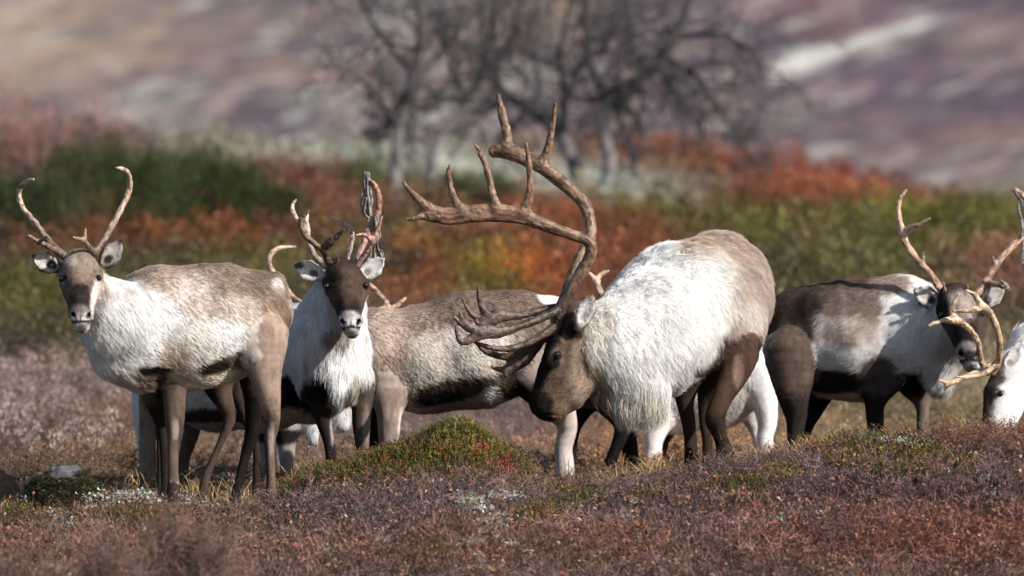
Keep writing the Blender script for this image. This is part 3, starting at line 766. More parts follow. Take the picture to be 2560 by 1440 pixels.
# ---------------------------------------------------------------- birches
def birch(label, yd, limbs, seed, ntw, pale_to=400, spread=1.0):
    r = np.random.default_rng(seed)
    d = yd - CAM_Y; k = d / FPX
    main = [catmull([(*P(px, py, yd + dy), rr * k) for px, py, dy, rr in l], 6) for l in limbs]
    foot = main[0][0, :3].copy(); foot[2] = float(ground_z(foot[0], foot[1])) - .05
    main[0] = np.vstack([[*foot, main[0][0, 3] * 1.25], main[0]])
    base = foot.copy(); root = tag(empty('birch_tree', base), label, 'tree', 'gnarled birches on the heath')
    V, F = tubes([m - np.array([*base, 0]) for m in main[:1]], 9)
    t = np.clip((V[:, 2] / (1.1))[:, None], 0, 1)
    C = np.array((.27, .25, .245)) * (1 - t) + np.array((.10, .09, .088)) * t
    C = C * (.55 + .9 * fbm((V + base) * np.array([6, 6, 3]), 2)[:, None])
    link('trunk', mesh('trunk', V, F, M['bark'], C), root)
    big, twigs = [], []
    def grow(p, dr, L, rad, lev):
        n = (6, 6, 5, 3)[lev]; pts = [np.array([*p, rad])]; q = p.copy(); dd = dr.copy()
        for i in range(n):
            dd = dd + r.normal(size=3) * .33 + np.array([0, 0, .02 if lev < 2 else -.03]); dd /= np.linalg.norm(dd)
            q = q + dd * L / n; pts.append(np.array([*q, rad * (1 - .8 * (i + 1) / n)]))
        pts = np.array(pts); (big if lev < 2 else twigs).append(pts)
        if lev < 3:
            for i in range((6, 6, 4)[lev]):
                j = r.integers(1, n + 1); e = r.normal(size=3); e -= .3 * (e @ dd) * dd; e[1] *= .8
                nd = dd * .55 + e * .62; nd /= np.linalg.norm(nd)
                grow(pts[j, :3], nd, L * r.uniform(.45, .75), rad * .58, lev + 1)
    for m in main:
        L = len(m)
        st = int(L * .38) if m is main[0] else int(L * .15)
        for i in range(ntw if m is main[0] else int(ntw * .7)):
            j = r.integers(st, L); tdir = m[min(j + 1, L - 1), :3] - m[j - 1, :3]; tdir /= np.linalg.norm(tdir) + 1e-9
            e = r.normal(size=3); e[1] *= .8; nd = tdir * .35 + e * .7; nd[2] += .08; nd /= np.linalg.norm(nd)
            grow(m[j, :3], nd, r.uniform(.35, .8) * spread, max(m[j, 3] * .42, 2.8 * k), 1)
    V, F = tubes([m - np.array([*base, 0]) for m in main[1:]] + [b - np.array([*base, 0]) for b in big], 5)
    V2, F2 = tubes([b - np.array([*base, 0]) for b in twigs], 3)
    V, F = np.vstack([V, V2]), np.vstack([F, F2 + len(V)])
    C = np.tile((.078, .073, .077), (len(V), 1)) * (.7 + .7 * fbm(V * 5, 6)[:, None])
    link('crown', mesh('crown', V, F, M['bark'], C), root)

def build_trees():
    birch('birch with the pale straight trunk, leftmost of the four', 38, [[(985, 560, 0, 21), (988, 430, 0, 19), (1000, 330, .05, 15), (1022, 240, .1, 14), (1040, 150, .1, 12), (1052, 60, 0, 9), (1046, -70, -.1, 6)],
        [(1000, 320, .05, 9), (950, 250, -.2, 7), (890, 190, -.3, 5), (830, 150, -.4, 3)], [(1030, 210, .1, 9), (1085, 150, .3, 7), (1120, 80, .4, 5), (1150, -40, .5, 3)], [(1030, 180, .1, 8), (960, 100, .2, 6), (910, 20, .2, 4), (880, -60, .2, 3)]], 5, 15)
    birch('slim birch leaning to the right, second of the four', 40, [[(1066, 500, 0, 12), (1085, 400, 0, 12), (1110, 335, .1, 13), (1158, 270, .2, 12), (1200, 190, .2, 11), (1228, 90, .2, 9), (1240, -60, .2, 6)],
        [(1170, 255, .2, 8), (1130, 180, .3, 6), (1120, 90, .4, 5), (1090, -40, .5, 3)], [(1205, 180, .2, 7), (1270, 110, .1, 6), (1300, 20, 0, 4), (1330, -60, 0, 3)]], 6, 13)
    birch('birch with a grey trunk leaning to the left behind the big antlers', 43, [[(1460, 500, 0, 19), (1432, 410, 0, 18), (1405, 350, .1, 17), (1360, 300, .2, 17), (1310, 265, .2, 15), (1262, 235, .3, 12), (1222, 150, .3, 9), (1205, 40, .4, 7), (1190, -60, .4, 5)],
        [(1400, 340, .1, 12), (1412, 240, -.1, 9), (1398, 140, -.2, 7), (1420, 30, -.3, 5), (1430, -60, -.3, 4)], [(1330, 275, .2, 8), (1345, 190, .5, 7), (1320, 100, .6, 5), (1350, 0, .6, 3)]], 7, 14)
    birch('dark crooked birch with wide drooping limbs, rightmost of the four', 42, [[(1508, 495, 0, 19), (1524, 410, 0, 19), (1508, 330, .05, 18), (1512, 280, .1, 19), (1545, 232, .1, 18), (1615, 190, .1, 16), (1668, 130, 0, 13), (1702, 60, -.1, 10), (1745, -60, -.2, 7)],
        [(1520, 265, .1, 12), (1480, 170, .3, 9), (1462, 70, .4, 7), (1470, -60, .4, 5)], [(1664, 140, 0, 9), (1745, 195, .3, 8), (1812, 290, .5, 7), (1850, 350, .5, 5), (1870, 385, .5, 3)], [(1690, 95, 0, 9), (1790, 85, -.3, 7), (1868, 120, -.5, 6), (1905, 190, -.5, 4), (1915, 235, -.5, 3)], [(1600, 200, .1, 8), (1590, 110, .4, 7), (1560, 20, .5, 5), (1555, -60, .5, 3)], [(1640, 165, .1, 8), (1700, 250, .3, 6), (1760, 340, .5, 4)]], 8, 18, spread=1.15)

def near_birch(label, cu, hw, top, yd, n, seed):
    r = np.random.default_rng(seed); d = yd - CAM_Y; k = d / FPX
    xc = (cu - 1280) * k; zb = float(ground_z(xc, yd)); base = np.array([xc, yd, zb])
    root = tag(empty('dwarf_birch', base), label, 'shrub', 'dwarf birches close to the camera')
    H = CAM_Z - (top - 720) * k - zb; hw = hw * k
    ch, pos = [], []
    for i in range(26):
        a, q = r.uniform(0, 2 * math.pi), math.sqrt(r.random()) * hw
        e = np.array([math.cos(a) * q, math.sin(a) * q * .6, H * (1 - .45 * (q / hw) ** 2) * r.uniform(.75, 1)])
        c = catmull([(0, 0, -.03, .008), (*(e * np.array([.45, .45, .4]) + r.normal(size=3) * .02), .006), (*(e * .8 + r.normal(size=3) * .02), .004), (*e, .0015)], 5)
        ch.append(c)
        for j in range(n // 26):
            t = r.uniform(.35, 1); p = c[int(t * (len(c) - 1)), :3]; pos.append(p + r.normal(size=3) * np.array([.045, .045, .035]))
    V, F = tubes(ch, 4); link('stem', mesh('stem', V, F, M['bark'], np.tile((.12, .085, .08), (len(V), 1))), root)
    pos = np.array(pos); m = len(pos); tw = np.array((.20, .135, .125)) * r.uniform(.6, 1.3, (m, 1)); lf = np.where(r.random((m, 1)) < .5, np.array((.28, .12, .07)), np.array((.17, .12, .07))) * r.uniform(.6, 1.2, (m, 1))
    scatter('twigs', [t_heather(90 + i, leaves=16) for i in range(5)], pos, r.uniform(.6, 1.1, m), tw, lf, M['heather'], seed=seed, kind=None, parent=root, tilt=.5)

def build_near_shrubs():
    near_birch('blurred brown dwarf birch bush in front of the left reindeer hooves', 480, 125, 1185, -6.0, 780, 1)
    near_birch('low blurred dwarf birch bush at the bottom left, left of the taller one', 250, 150, 1295, -6.3, 650, 2)
    near_birch('low blurred dwarf birch bush in the bottom left corner', 40, 160, 1330, -6.1, 650, 3)

def build_rock():
    y = -.15
    s = Solid(y, .007)
    s.chain(0, .04, [(130, 1252, 0, 66, 70), (160, 1232, 0, 68, 70), (200, 1262, 0, 56, 60)])
    V, F, _ = s.build(); base = P(165, 1300, y); base[2] = float(ground_z(base[0], y))
    N, _ = vnormals(V, F); V = V + N * ((fbm(V * 16, 5) - .5) * .06)[:, None]
    root = tag(empty('mossy_rock', base), 'grey lichen-crusted rock with mossy flanks in the heath at the left', 'rock')
    link('stone', mesh('stone', V - base, F, M['rock']), root)
    r = np.random.default_rng(2)
    pick = r.choice(len(V), 12000)
    u = U(V[pick, 0], V[pick, 1]); k = (fbm(V[pick] * 12, 9) + .35 * (PYX(V[pick, 2], V[pick, 1]) > 1195) + .16 * (np.abs(u - 160) > 30)) > .58
    pick = pick[k]; n = len(pick); lc = np.where(r.random((n, 1)) < .6, np.array((.05, .055, .016)), np.array((.12, .095, .03))) * r.uniform(.4, 1.1, (n, 1))
    lc[r.random(n) < .06] = (.40, .41, .37)
    scatter('moss', [t_crow(80 + i) for i in range(4)], V[pick] - base, r.uniform(.35, .65, n), lc * .7, lc, M['leaf'], seed=4, parent=root, zs=np.full(n, .55), tilt=.6)

build_ground(); build_hill(); build_near_plants(); build_mid_plants(); build_shrubs(); build_trees(); build_rock(); build_near_shrubs()
def flows(torso, head=(0, .4, 1), neck=None, mane=(0, 0, -1)):
    neck = neck or torso
    return [torso, neck, head, (0, 0, 1), (0, 0, -1), (0, 0, -1), (.1, 0, -1), (.1, 0, -1), mane]
LEN = [.026, .042, .014, .012, .008, .008, .010, .010, .07]

def frontal_head(cx, cy, dy, s=1.0, tilt=0, sx=1.0, g=HEAD):
    """chains and carves of a head that looks at the camera; cx, cy is the forehead, s the size, tilt leans the muzzle sideways"""
    fy = lambda y: float(np.interp(y, [-40, -25, 10, 24, 45, 80, 112, 122, 134, 147], [-20, -9, 0, 8, 28, 62, 97, 106, 115, 129]))
    q = lambda x, y: (cx + s * sx * x + tilt * (y / 120), cy + s * fy(y))
    j = lambda x, y, d, *r: (*q(x, y), dy + d, *[k * s for k in r])
    ch = [(g, .02, [j(0, -28, .05, 44, 58), j(0, 8, 0, 50, 58), j(0, 45, -.05, 42, 50), j(0, 80, -.12, 33, 42), j(0, 110, -.18, 29, 34), j(0, 122, -.195, 27, 27)]),
          (g, .015, [j(-45, 10, -.012, 13, 17), j(-36, 40, -.03, 15, 22), j(-22, 78, -.1, 14, 22)]), (g, .015, [j(45, 10, -.012, 13, 17), j(36, 40, -.03, 15, 22), j(22, 78, -.1, 14, 22)]),
          (g, .01, [j(-20, 112, -.195, 11), j(-13, 120, -.207, 12)]), (g, .01, [j(20, 112, -.195, 11), j(13, 120, -.207, 12)]),                     # nose pad
          (g, .006, [j(-9, 145, -.17, 11, 14), j(9, 145, -.17, 11, 14)]),                 # lower lip
          (g, .02, [j(0, 140, -.12, 20, 26), j(0, 95, -.02, 30, 40)])]
    sk = s * .04
    ca = [(*q(sx * 20, yy), dy - .212, 3.8 * s, 3.8 * s, 17 * s) for sx in (-1, 1) for yy in (112, 117)] + [(*q(sx * 16, 121), dy - .222, 3.4 * s, 3 * s, 12 * s) for sx in (-1, 1)]
    ca += [(*q(x, 134 - abs(x) * .10), dy - .2 + abs(x) * .0008, 9 * s, 1.3 * s, 13 * s) for x in (-20, -10, 0, 10, 20)]
    return ch, ca, q

def frontal_coat(q, s, face, bridge, muzzle, pale_eye, lip=(.75, .74, .73)):
    st = lambda x, y, rx, ry, c, e=.5, *g: (*q(x, y), rx * s, ry * s, c, e, g if g else (HEAD,))
    return [st(0, 0, 110, 150, face, .3), st(0, -10, 36, 26, tuple(min(1, k * 1.7) for k in face), .9), st(-46, 70, 16, 40, tuple(k * 1.6 for k in face), .8), st(46, 60, 16, 46, tuple(min(1, k * 1.9) for k in face), .8),  # cheeks: the right one paler, light from that side painted in
            st(0, 76, 27, 36, bridge, .6), st(-44, 22, 17, 14, pale_eye, .6), st(44, 22, 17, 14, pale_eye, .6),
            st(-44, 24, 10, 8, BLACK, .5), st(44, 24, 10, 8, BLACK, .5),
            st(0, 114, 30, 18, muzzle, .6), st(0, 100, 20, 12, tuple(.6 * m + .4 * b for m, b in zip(muzzle, bridge)), .9), st(0, 129, 26, 5, lip, .7), st(0, 147, 18, 10, lip, .5),
            st(-20, 114, 6, 7, BLACK, .6), st(20, 114, 6, 7, BLACK, .6), st(-16, 121, 5, 4, BLACK, .7), st(16, 121, 5, 4, BLACK, .7),
            st(0, 124, 2, 9, (.12, .1, .1), .8), st(0, 133, 26, 2.6, BLACK, .7)]

def ear(g, a, b, w, d0, d1, thick=9):
    """a leaf-shaped ear from root a to tip b (photo pixels), plus the hollow carved into its front"""
    (ax, ay), (bx, by) = a, b
    m = lambda t: (ax + (bx - ax) * t, ay + (by - ay) * t, d0 + (d1 - d0) * t)
    ch = (g, .008, [(*m(0), w * .42, thick), (*m(.3), w * .85, thick), (*m(.62), w, thick * .9), (*m(.88), w * .55, thick * .8), (*m(1.04), w * .15, thick * .6)])
    return ch

def ear_hollow(a, b, w, d0, d1, thick=9):
    (ax, ay), (bx, by) = a, b
    m = lambda t: (ax + (bx - ax) * t, ay + (by - ay) * t, d0 + (d1 - d0) * t)
    return [(m(t)[0], m(t)[1], m(t)[2] - thick * .0017 * .95, w * .62 * f, w * .62 * f, thick * .95) for t, f in ((.28, .6), (.42, .85), (.56, 1), (.7, .9), (.84, .62))]

def ear_coat(a, b, w, rim, inside, shade=None):
    (ax, ay), (bx, by) = a, b
    m = lambda t: (ax + (bx - ax) * t, ay + (by - ay) * t)
    ang = math.degrees(math.atan2(by - ay, bx - ax)); L = math.hypot(bx - ax, by - ay)
    st = [(*m(.5), L, L, rim, .3, (EAR,)), (*m(.55), L * .44, w * .78, inside, .55, (EAR,), ang)]
    st.append((*m(.33), L * .17, w * .36, shade or DARK, .8, (EAR,), ang))
    return st

# ---- the pale reindeer standing in front at the left, head turned to the camera
def build_left_cow():
    ch, ca, q = frontal_head(201, 688, -.42, 1.0, 2)
    eL, eR = ((152, 674), (84, 642)), ((254, 670), (301, 606))
    y = .25
    chains = [
        (TORSO, .05, [(632, 772, .10, 100, 118), (545, 800, .05, 142, 150), (470, 815, 0, 152, 155), (405, 806, -.06, 140, 140), (345, 850, -.12, 112, 115)]),
        (TORSO, .04, [(560, 900, .05, 58, 90), (470, 925, 0, 52, 95)]),
        (NECK, .05, [(350, 825, -.12, 118, 110), (285, 800, -.26, 95, 82), (235, 728, -.38, 58, 58)]),
        (NECK, .05, [(300, 880, -.16, 80, 76), (345, 915, -.10, 60, 75)]),
        *ch,
        (FL, .05, [(425, 860, .0, 66, 50), (432, 945, -.07, 40, 38), (436, 1000, -.10, 32, 30), (437, 1060, -.12, 27), (434, 1110, -.13, 20), (433, 1170, -.15, 17), (434, 1205, -.16, 19), (434, 1250, -.20, 22)]),
        (FR, .03, [(385, 910, .10, 52, 45), (380, 980, .12, 33), (396, 1040, .12, 21), (407, 1100, .12, 14), (413, 1190, .12, 15), (415, 1250, .10, 20)]),
        (MANE, .02, [(375, 950, -.02, 44, 40), (378, 975, -.02, 20, 20)]),
        (HL, .03, [(652, 840, -.07, 72, 60), (662, 930, -.10, 46, 44), (673, 1000, -.10, 32, 32), (680, 1055, -.06, 23), (675, 1100, -.05, 18), (677, 1190, -.05, 15), (679, 1250, -.06, 18), (682, 1300, -.09, 18)]),
        (HR, .03, [(640, 900, .12, 55, 48), (634, 1000, .14, 28), (630, 1085, .17, 22), (612, 1145, .17, 16), (597, 1205, .15, 15), (588, 1250, .14, 18), (584, 1290, .11, 19)]),
        (TORSO, .03, [(690, 705, .12, 20, 26), (705, 730, .16, 14, 20)]),
        ear(EAR, *eL, 28, -.36, -.40), ear(EAR, *eR, 28, -.36, -.38)]
    ca += ear_hollow(*eL, 28, -.36, -.40) + ear_hollow(*eR, 28, -.36, -.38)
    st = [
        (470, 690, 95, 60, BEIGE, .6, (TORSO,)), (580, 700, 110, 80, BEIGE, .6, (TORSO,)), (650, 740, 70, 90, BEIGE, .6, (TORSO,)), (655, 720, 60, 50, (.30, .235, .195), .7, (TORSO,)),
        (395, 690, 62, 34, (.45, .37, .31), .8, (TORSO,)), (475, 760, 70, 80, (.55, .49, .45), .9, (TORSO,)), (575, 790, 80, 50, (.56, .49, .44), .9, (TORSO,)), 
        (330, 850, 140, 130, WHITE, .4, (TORSO, NECK)), (560, 855, 100, 56, WHITE, .7, (TORSO,)), (480, 860, 70, 60, (.72, .68, .64), .7, (TORSO,)),
        (690, 720, 16, 28, WHITE, .6, (TORSO,)), (690, 850, 42, 130, (.36, .28, .225), .5, (TORSO, HL)), 
        (430, 920, 42, 60, (.55, .47, .40), .7, (TORSO,)),
        (585, 908, 88, 24, (.20, .145, .11), .45, (TORSO,), -14), (530, 920, 40, 16, DARK, .7, (TORSO,), -16), (550, 952, 90, 20, CREAM, .6, (TORSO,), -14),
        (300, 690, 40, 40, WHITE, .5, (NECK,)), (320, 945, 70, 30, (.62, .57, .53), .9, (NECK, TORSO)),
        (434, 1070, 90, 170, (.165, .125, .10), .6, (FL,)), (452, 1120, 8, 90, (.09, .07, .058), .8, (FL,)), (430, 900, 60, 40, (.52, .45, .40), .7, (FL,)), (438, 1070, 9, 26, (.34, .295, .265), .9, (FL,)), (436, 1230, 40, 25, DARK, .5, (FL,)), (428, 1165, 14, 20, (.16, .12, .1), .9, (FL,)),
        (395, 1080, 90, 200, (.03, .024, .022), .4, (FR,)), (376, 958, 46, 40, (.30, .24, .19), .5, (TORSO, NECK, MANE, FR)), (378, 926, 46, 11, BLACK, .6, (TORSO, FR, MANE, NECK)), (402, 962, 14, 40, DARK, .7, (MANE, TORSO, NECK, FR)), (368, 1000, 40, 18, DARK, .7, (TORSO, NECK, MANE, FR)),
        (668, 980, 90, 90, (.34, .265, .21), .4, (HL,)), (668, 1150, 60, 120, (.20, .15, .12), .5, (HL,)), (678, 1090, 8, 50, (.36, .31, .28), .9, (HL,)), (664, 1180, 8, 90, (.09, .07, .06), .8, (HL,)), (682, 1290, 40, 25, DARK, .5, (HL,)),  # shin: lit centre and shaded left edge painted as stripes
        (620, 1090, 90, 230, BLACK, .4, (HR,)), (640, 930, 30, 60, (.08, .06, .05), .8, (HR,)),  # far hind leg blackened, shade on its inner side painted in
        *frontal_coat(q, 1.0, (.17, .125, .10), (.045, .035, .035), (.40, .35, .33), (.30, .25, .23)),
        (205, 655, 60, 30, (.33, .27, .22), .8, (HEAD,)), (175, 650, 22, 14, (.45, .42, .38), .9, (HEAD,)), (246, 760, 20, 60, (.62, .56, .53), .7, (HEAD,)),  # pale patch on the right cheek is painted sunlight
        *ear_coat(*eL, 28, (.045, .037, .034), (.50, .48, .46)), *ear_coat(*eR, 28, (.035, .03, .028), (.46, .44, .42))]
    A = [dict(root=(155, 636, -.38), h=.0042, c=[
            [(160, 640, -.38, 10), (125, 606, -.33, 9), (92, 562, -.27, 8), (62, 527, -.22, 7.5), (49, 500, -.2, 7), (50, 472, -.22, 6.5), (64, 456, -.28, 6), (84, 449, -.35, 4)],
            [(150, 633, -.37, 8), (122, 617, -.43, 7), (98, 605, -.48, 6), (84, 597, -.5, 4.5), (72, 588, -.51, 3)], [(98, 606, -.48, 5), (108, 598, -.52, 4.5), (118, 590, -.55, 3)]]),
         dict(root=(240, 630, -.38), h=.0042, c=[
            [(238, 632, -.38, 10), (263, 594, -.34, 8.5), (290, 546, -.28, 8), (314, 500, -.24, 7.5), (325, 464, -.24, 7), (321, 436, -.28, 6), (308, 423, -.33, 5), (290, 419, -.38, 3)],
            [(234, 630, -.39, 8), (218, 612, -.45, 6.5), (208, 600, -.5, 5.5), (196, 597, -.52, 4.5), (184, 594, -.53, 3)], [(210, 602, -.5, 5), (213, 588, -.5, 4.5), (213, 574, -.49, 3)]])]
    r = reindeer('pale reindeer at the left with plain curved antlers, head turned to the camera', y, chains, st, (.60, .53, .48), (540, 1285, 0),
             flows((1, 0, -.55), neck=(.7, 0, -.9), mane=(-.3, 0, -1)), LEN, 62000, .0068, ca, [(*q(-47, 25), -.478, 8.5), (*q(45, 22), -.478, 8.5)], A, seed=21)
    return r

# ---- the darker-faced reindeer behind it, looking straight at the camera
def build_second_cow():
    s = .97
    ch, ca, q = frontal_head(863, 707, -.02, s, 14, 1.08)
    eL, eR = ((808, 694), (741, 664)), ((900, 696), (958, 648))
    chains = [
        (NECK, .05, [(850, 735, .12, 68, 70), (832, 800, .2, 84, 95), (825, 880, .22, 102, 108), (832, 935, .2, 94, 95)]),
        (NECK, .03, [(842, 940, .1, 50, 50), (848, 985, .08, 26, 36), (850, 1005, .08, 12, 20)]),
        (TORSO, .05, [(815, 880, .35, 112, 115), (768, 905, .5, 150, 130), (655, 925, .75, 152, 140), (540, 930, .95, 148, 140), (440, 930, 1.1, 108, 115)]),
        *ch,
        (FL, .03, [(795, 955, .2, 50, 45), (800, 1010, .15, 31), (812, 1065, .12, 23), (823, 1110, .12, 18), (828, 1150, .12, 18), (830, 1200, .1, 21)]),
        (FR, .03, [(905, 950, .3, 42, 45), (905, 1005, .26, 32), (903, 1055, .25, 27), (905, 1105, .25, 22), (905, 1150, .25, 22), (905, 1210, .22, 24)]),
        (HL, .03, [(400, 960, .95, 68, 60), (372, 1010, .9, 48), (364, 1070, .9, 32), (368, 1130, .9, 26), (370, 1200, .9, 26), (372, 1250, .88, 26)]),
        (HR, .03, [(460, 980, 1.25, 55, 50), (480, 1060, 1.25, 28), (470, 1110, 1.25, 22), (458, 1160, 1.25, 18), (456, 1250, 1.22, 20)]),
        ear(EAR, *eL, 28, .02, .02), ear(EAR, *eR, 27, .02, .0)]
    ca += ear_hollow(*eL, 28, .02, .02) + ear_hollow(*eR, 27, .02, .0)
    st = [
        (760, 770, 70, 60, (.42, .35, .30), .6, (TORSO,)), (740, 750, 40, 30, (.20, .15, .12), .7, (TORSO,)), (735, 850, 60, 110, (.62, .62, .66), .6, (TORSO,)),  # bluish shoulder patch: shade put into the colour
        (735, 985, 70, 48, BLACK, .4, (TORSO,)), (740, 1045, 90, 28, (.42, .36, .31), .5, (TORSO,)),
        (830, 860, 160, 180, (.72, .72, .74), .4, (NECK,)), (905, 860, 45, 130, WHITE, .5, (NECK,)), (845, 960, 40, 70, WHITE, .5, (NECK,)), (840, 850, 40, 30, (.33, .29, .27), .9, (NECK,)),  # neck: bluish shaded base and sunlit white right side, both painted
        (790, 920, 30, 60, (.55, .54, .55), .9, (NECK,)), (785, 985, 36, 44, BLACK, .5, (NECK, TORSO, FL)), (905, 1000, 45, 48, (.13, .1, .085), .5, (NECK, TORSO, FR)), (892, 975, 10, 36, (.5, .46, .42), .8, (NECK, FR, TORSO)),  # grey at the left of the chest carries on the painted shade
        (820, 1090, 80, 190, (.035, .028, .026), .4, (FL,)), (832, 1070, 7, 40, (.33, .28, .25), .8, (FL,)), (900, 1090, 80, 120, (.10, .08, .068), .4, (FR,)), (915, 1070, 10, 60, (.24, .2, .175), .8, (FR,)), (868, 1070, 18, 100, BLACK, .6, (FR,)),
        (540, 1000, 130, 40, (.55, .53, .52), .6, (TORSO,)), (540, 1040, 130, 18, (.06, .05, .045), .5, (TORSO,)), (560, 1070, 140, 16, (.45, .42, .40), .6, (TORSO,)),
        (365, 1100, 90, 220, (.26, .225, .20), .4, (HL,)), (335, 1050, 12, 150, (.6, .6, .62), .8, (HL,)), (470, 1100, 90, 150, (.14, .115, .1), .4, (HR,)),  # pale bluish edge of the hind leg: skylight rim painted on
        *frontal_coat(q, s, (.085, .06, .05), (.03, .024, .026), (.66, .65, .65), (.06, .045, .04)),
        (*q(0, 20), 45, 45, (.10, .07, .056), .8, (HEAD,)), (*q(0, -30), 45, 28, (.12, .085, .065), .8, (HEAD,)), (*q(-20, -32), 20, 14, (.04, .032, .03), .9, (HEAD,)),
        *ear_coat(*eL, 28, (.42, .40, .39), (.58, .56, .55), (.16, .14, .14)), (748, 664, 12, 10, (.12, .1, .1), .8, (EAR,)), *ear_coat(*eR, 27, (.55, .53, .52), (.72, .7, .68), (.4, .36, .34))]
    dk, lt = dict(tip=(.22, .14, .095), dark=(.06, .04, .03)), dict(tip=(.46, .35, .28), dark=(.3, .22, .17))  # dark tines and pale beams: shadow and sun put into the colours
    A = [dict(root=(825, 668, 0), h=.0042, **dk, c=[
            [(832, 672, 0, 10), (818, 648, -.03, 9.5), (810, 622, -.06, 10), (795, 616, -.07, 7), (765, 590, -.08, 7), (752, 562, -.09, 7.5), (755, 545, -.1, 7), (770, 529, -.12, 3.5)],
            [(811, 624, -.06, 10), (822, 608, -.08, 11), (836, 595, -.1, 10), (849, 585, -.12, 7), (860, 574, -.14, 3)], [(834, 673, -.01, 7), (843, 660, -.04, 5.5), (846, 642, -.06, 3)]]),
         dict(root=(815, 664, .05), h=.0042, **lt, c=[
            [(818, 666, .04, 9), (790, 644, .08, 8), (775, 614, .12, 7), (768, 580, .14, 7), (766, 552, .15, 6), (768, 533, .16, 4)],
            [(768, 578, .14, 6), (758, 560, .16, 6), (741, 547, .18, 6), (731, 525, .19, 5.5), (733, 508, .2, 4.5), (740, 500, .2, 3)]]),
         dict(root=(866, 658, .05), h=.0042, **lt, c=[[(866, 660, .05, 8), (876, 628, .08, 7.5), (882, 597, .1, 7), (876, 574, .12, 6.5), (862, 558, .14, 5.5), (845, 549, .16, 4.5), (823, 543, .18, 2.5)]]),
         dict(root=(888, 660, .02), h=.0042, tip=(.34, .17, .125), dark=(.42, .25, .21), c=[
            [(886, 662, .02, 9), (903, 625, .04, 8.5), (920, 582, .06, 8.5), (936, 555, .07, 8), (946, 525, .07, 8), (946, 490, .06, 8), (937, 465, .05, 7), (925, 450, .04, 4)],
            [(893, 664, .0, 8), (912, 634, -.03, 7), (932, 602, -.06, 7), (944, 575, -.07, 5.5), (955, 542, -.08, 3)], [(932, 602, -.06, 7), (918, 590, -.08, 6), (905, 586, -.1, 5), (890, 588, -.12, 2.5)],
            [(924, 530, .05, 5), (922, 510, .05, 5), (921, 485, .06, 4)]])]
    root, base = reindeer('dark-faced reindeer facing the camera with shreds of velvet hanging from one antler', 1.1, chains, st, (.50, .47, .45), (690, 1230, .4),
             flows((-.6, .4, -.7), neck=(0, 0, -1)), LEN, 52000, .0072, ca, [(*q(-47, 25), -.083, 7.5), (*q(47, 22), -.083, 7.5)], A, seed=33)
    rag = []
    r = random.Random(4)
    for (pts, n) in (([(914, 437), (918, 470), (922, 500), (925, 540)], 10), ([(912, 490), (906, 505), (912, 520), (918, 545)], 7), ([(940, 540), (944, 580), (948, 615), (956, 640)], 11), ([(942, 590), (934, 620), (930, 650)], 4), ([(914, 434), (915, 445), (920, 455)], 6)):
        rag = []
        for k in range(n):
            ox, d = r.gauss(0, 3.5), r.uniform(-.02, .02)
            rag.append(catmull([(*P(x + ox + r.gauss(0, 2.5), yy + r.gauss(0, 5), 1.1 + .05 + d), r.uniform(1.6, 3.2) * 41.1 / FPX) for x, yy in pts], 4))
        V, F = tubes(rag, 5)
        V += (fbm(V * 160, 8)[:, None] - .5) * .008
        link('velvet', mesh('velvet', V - base, F, M['velvet']), root)

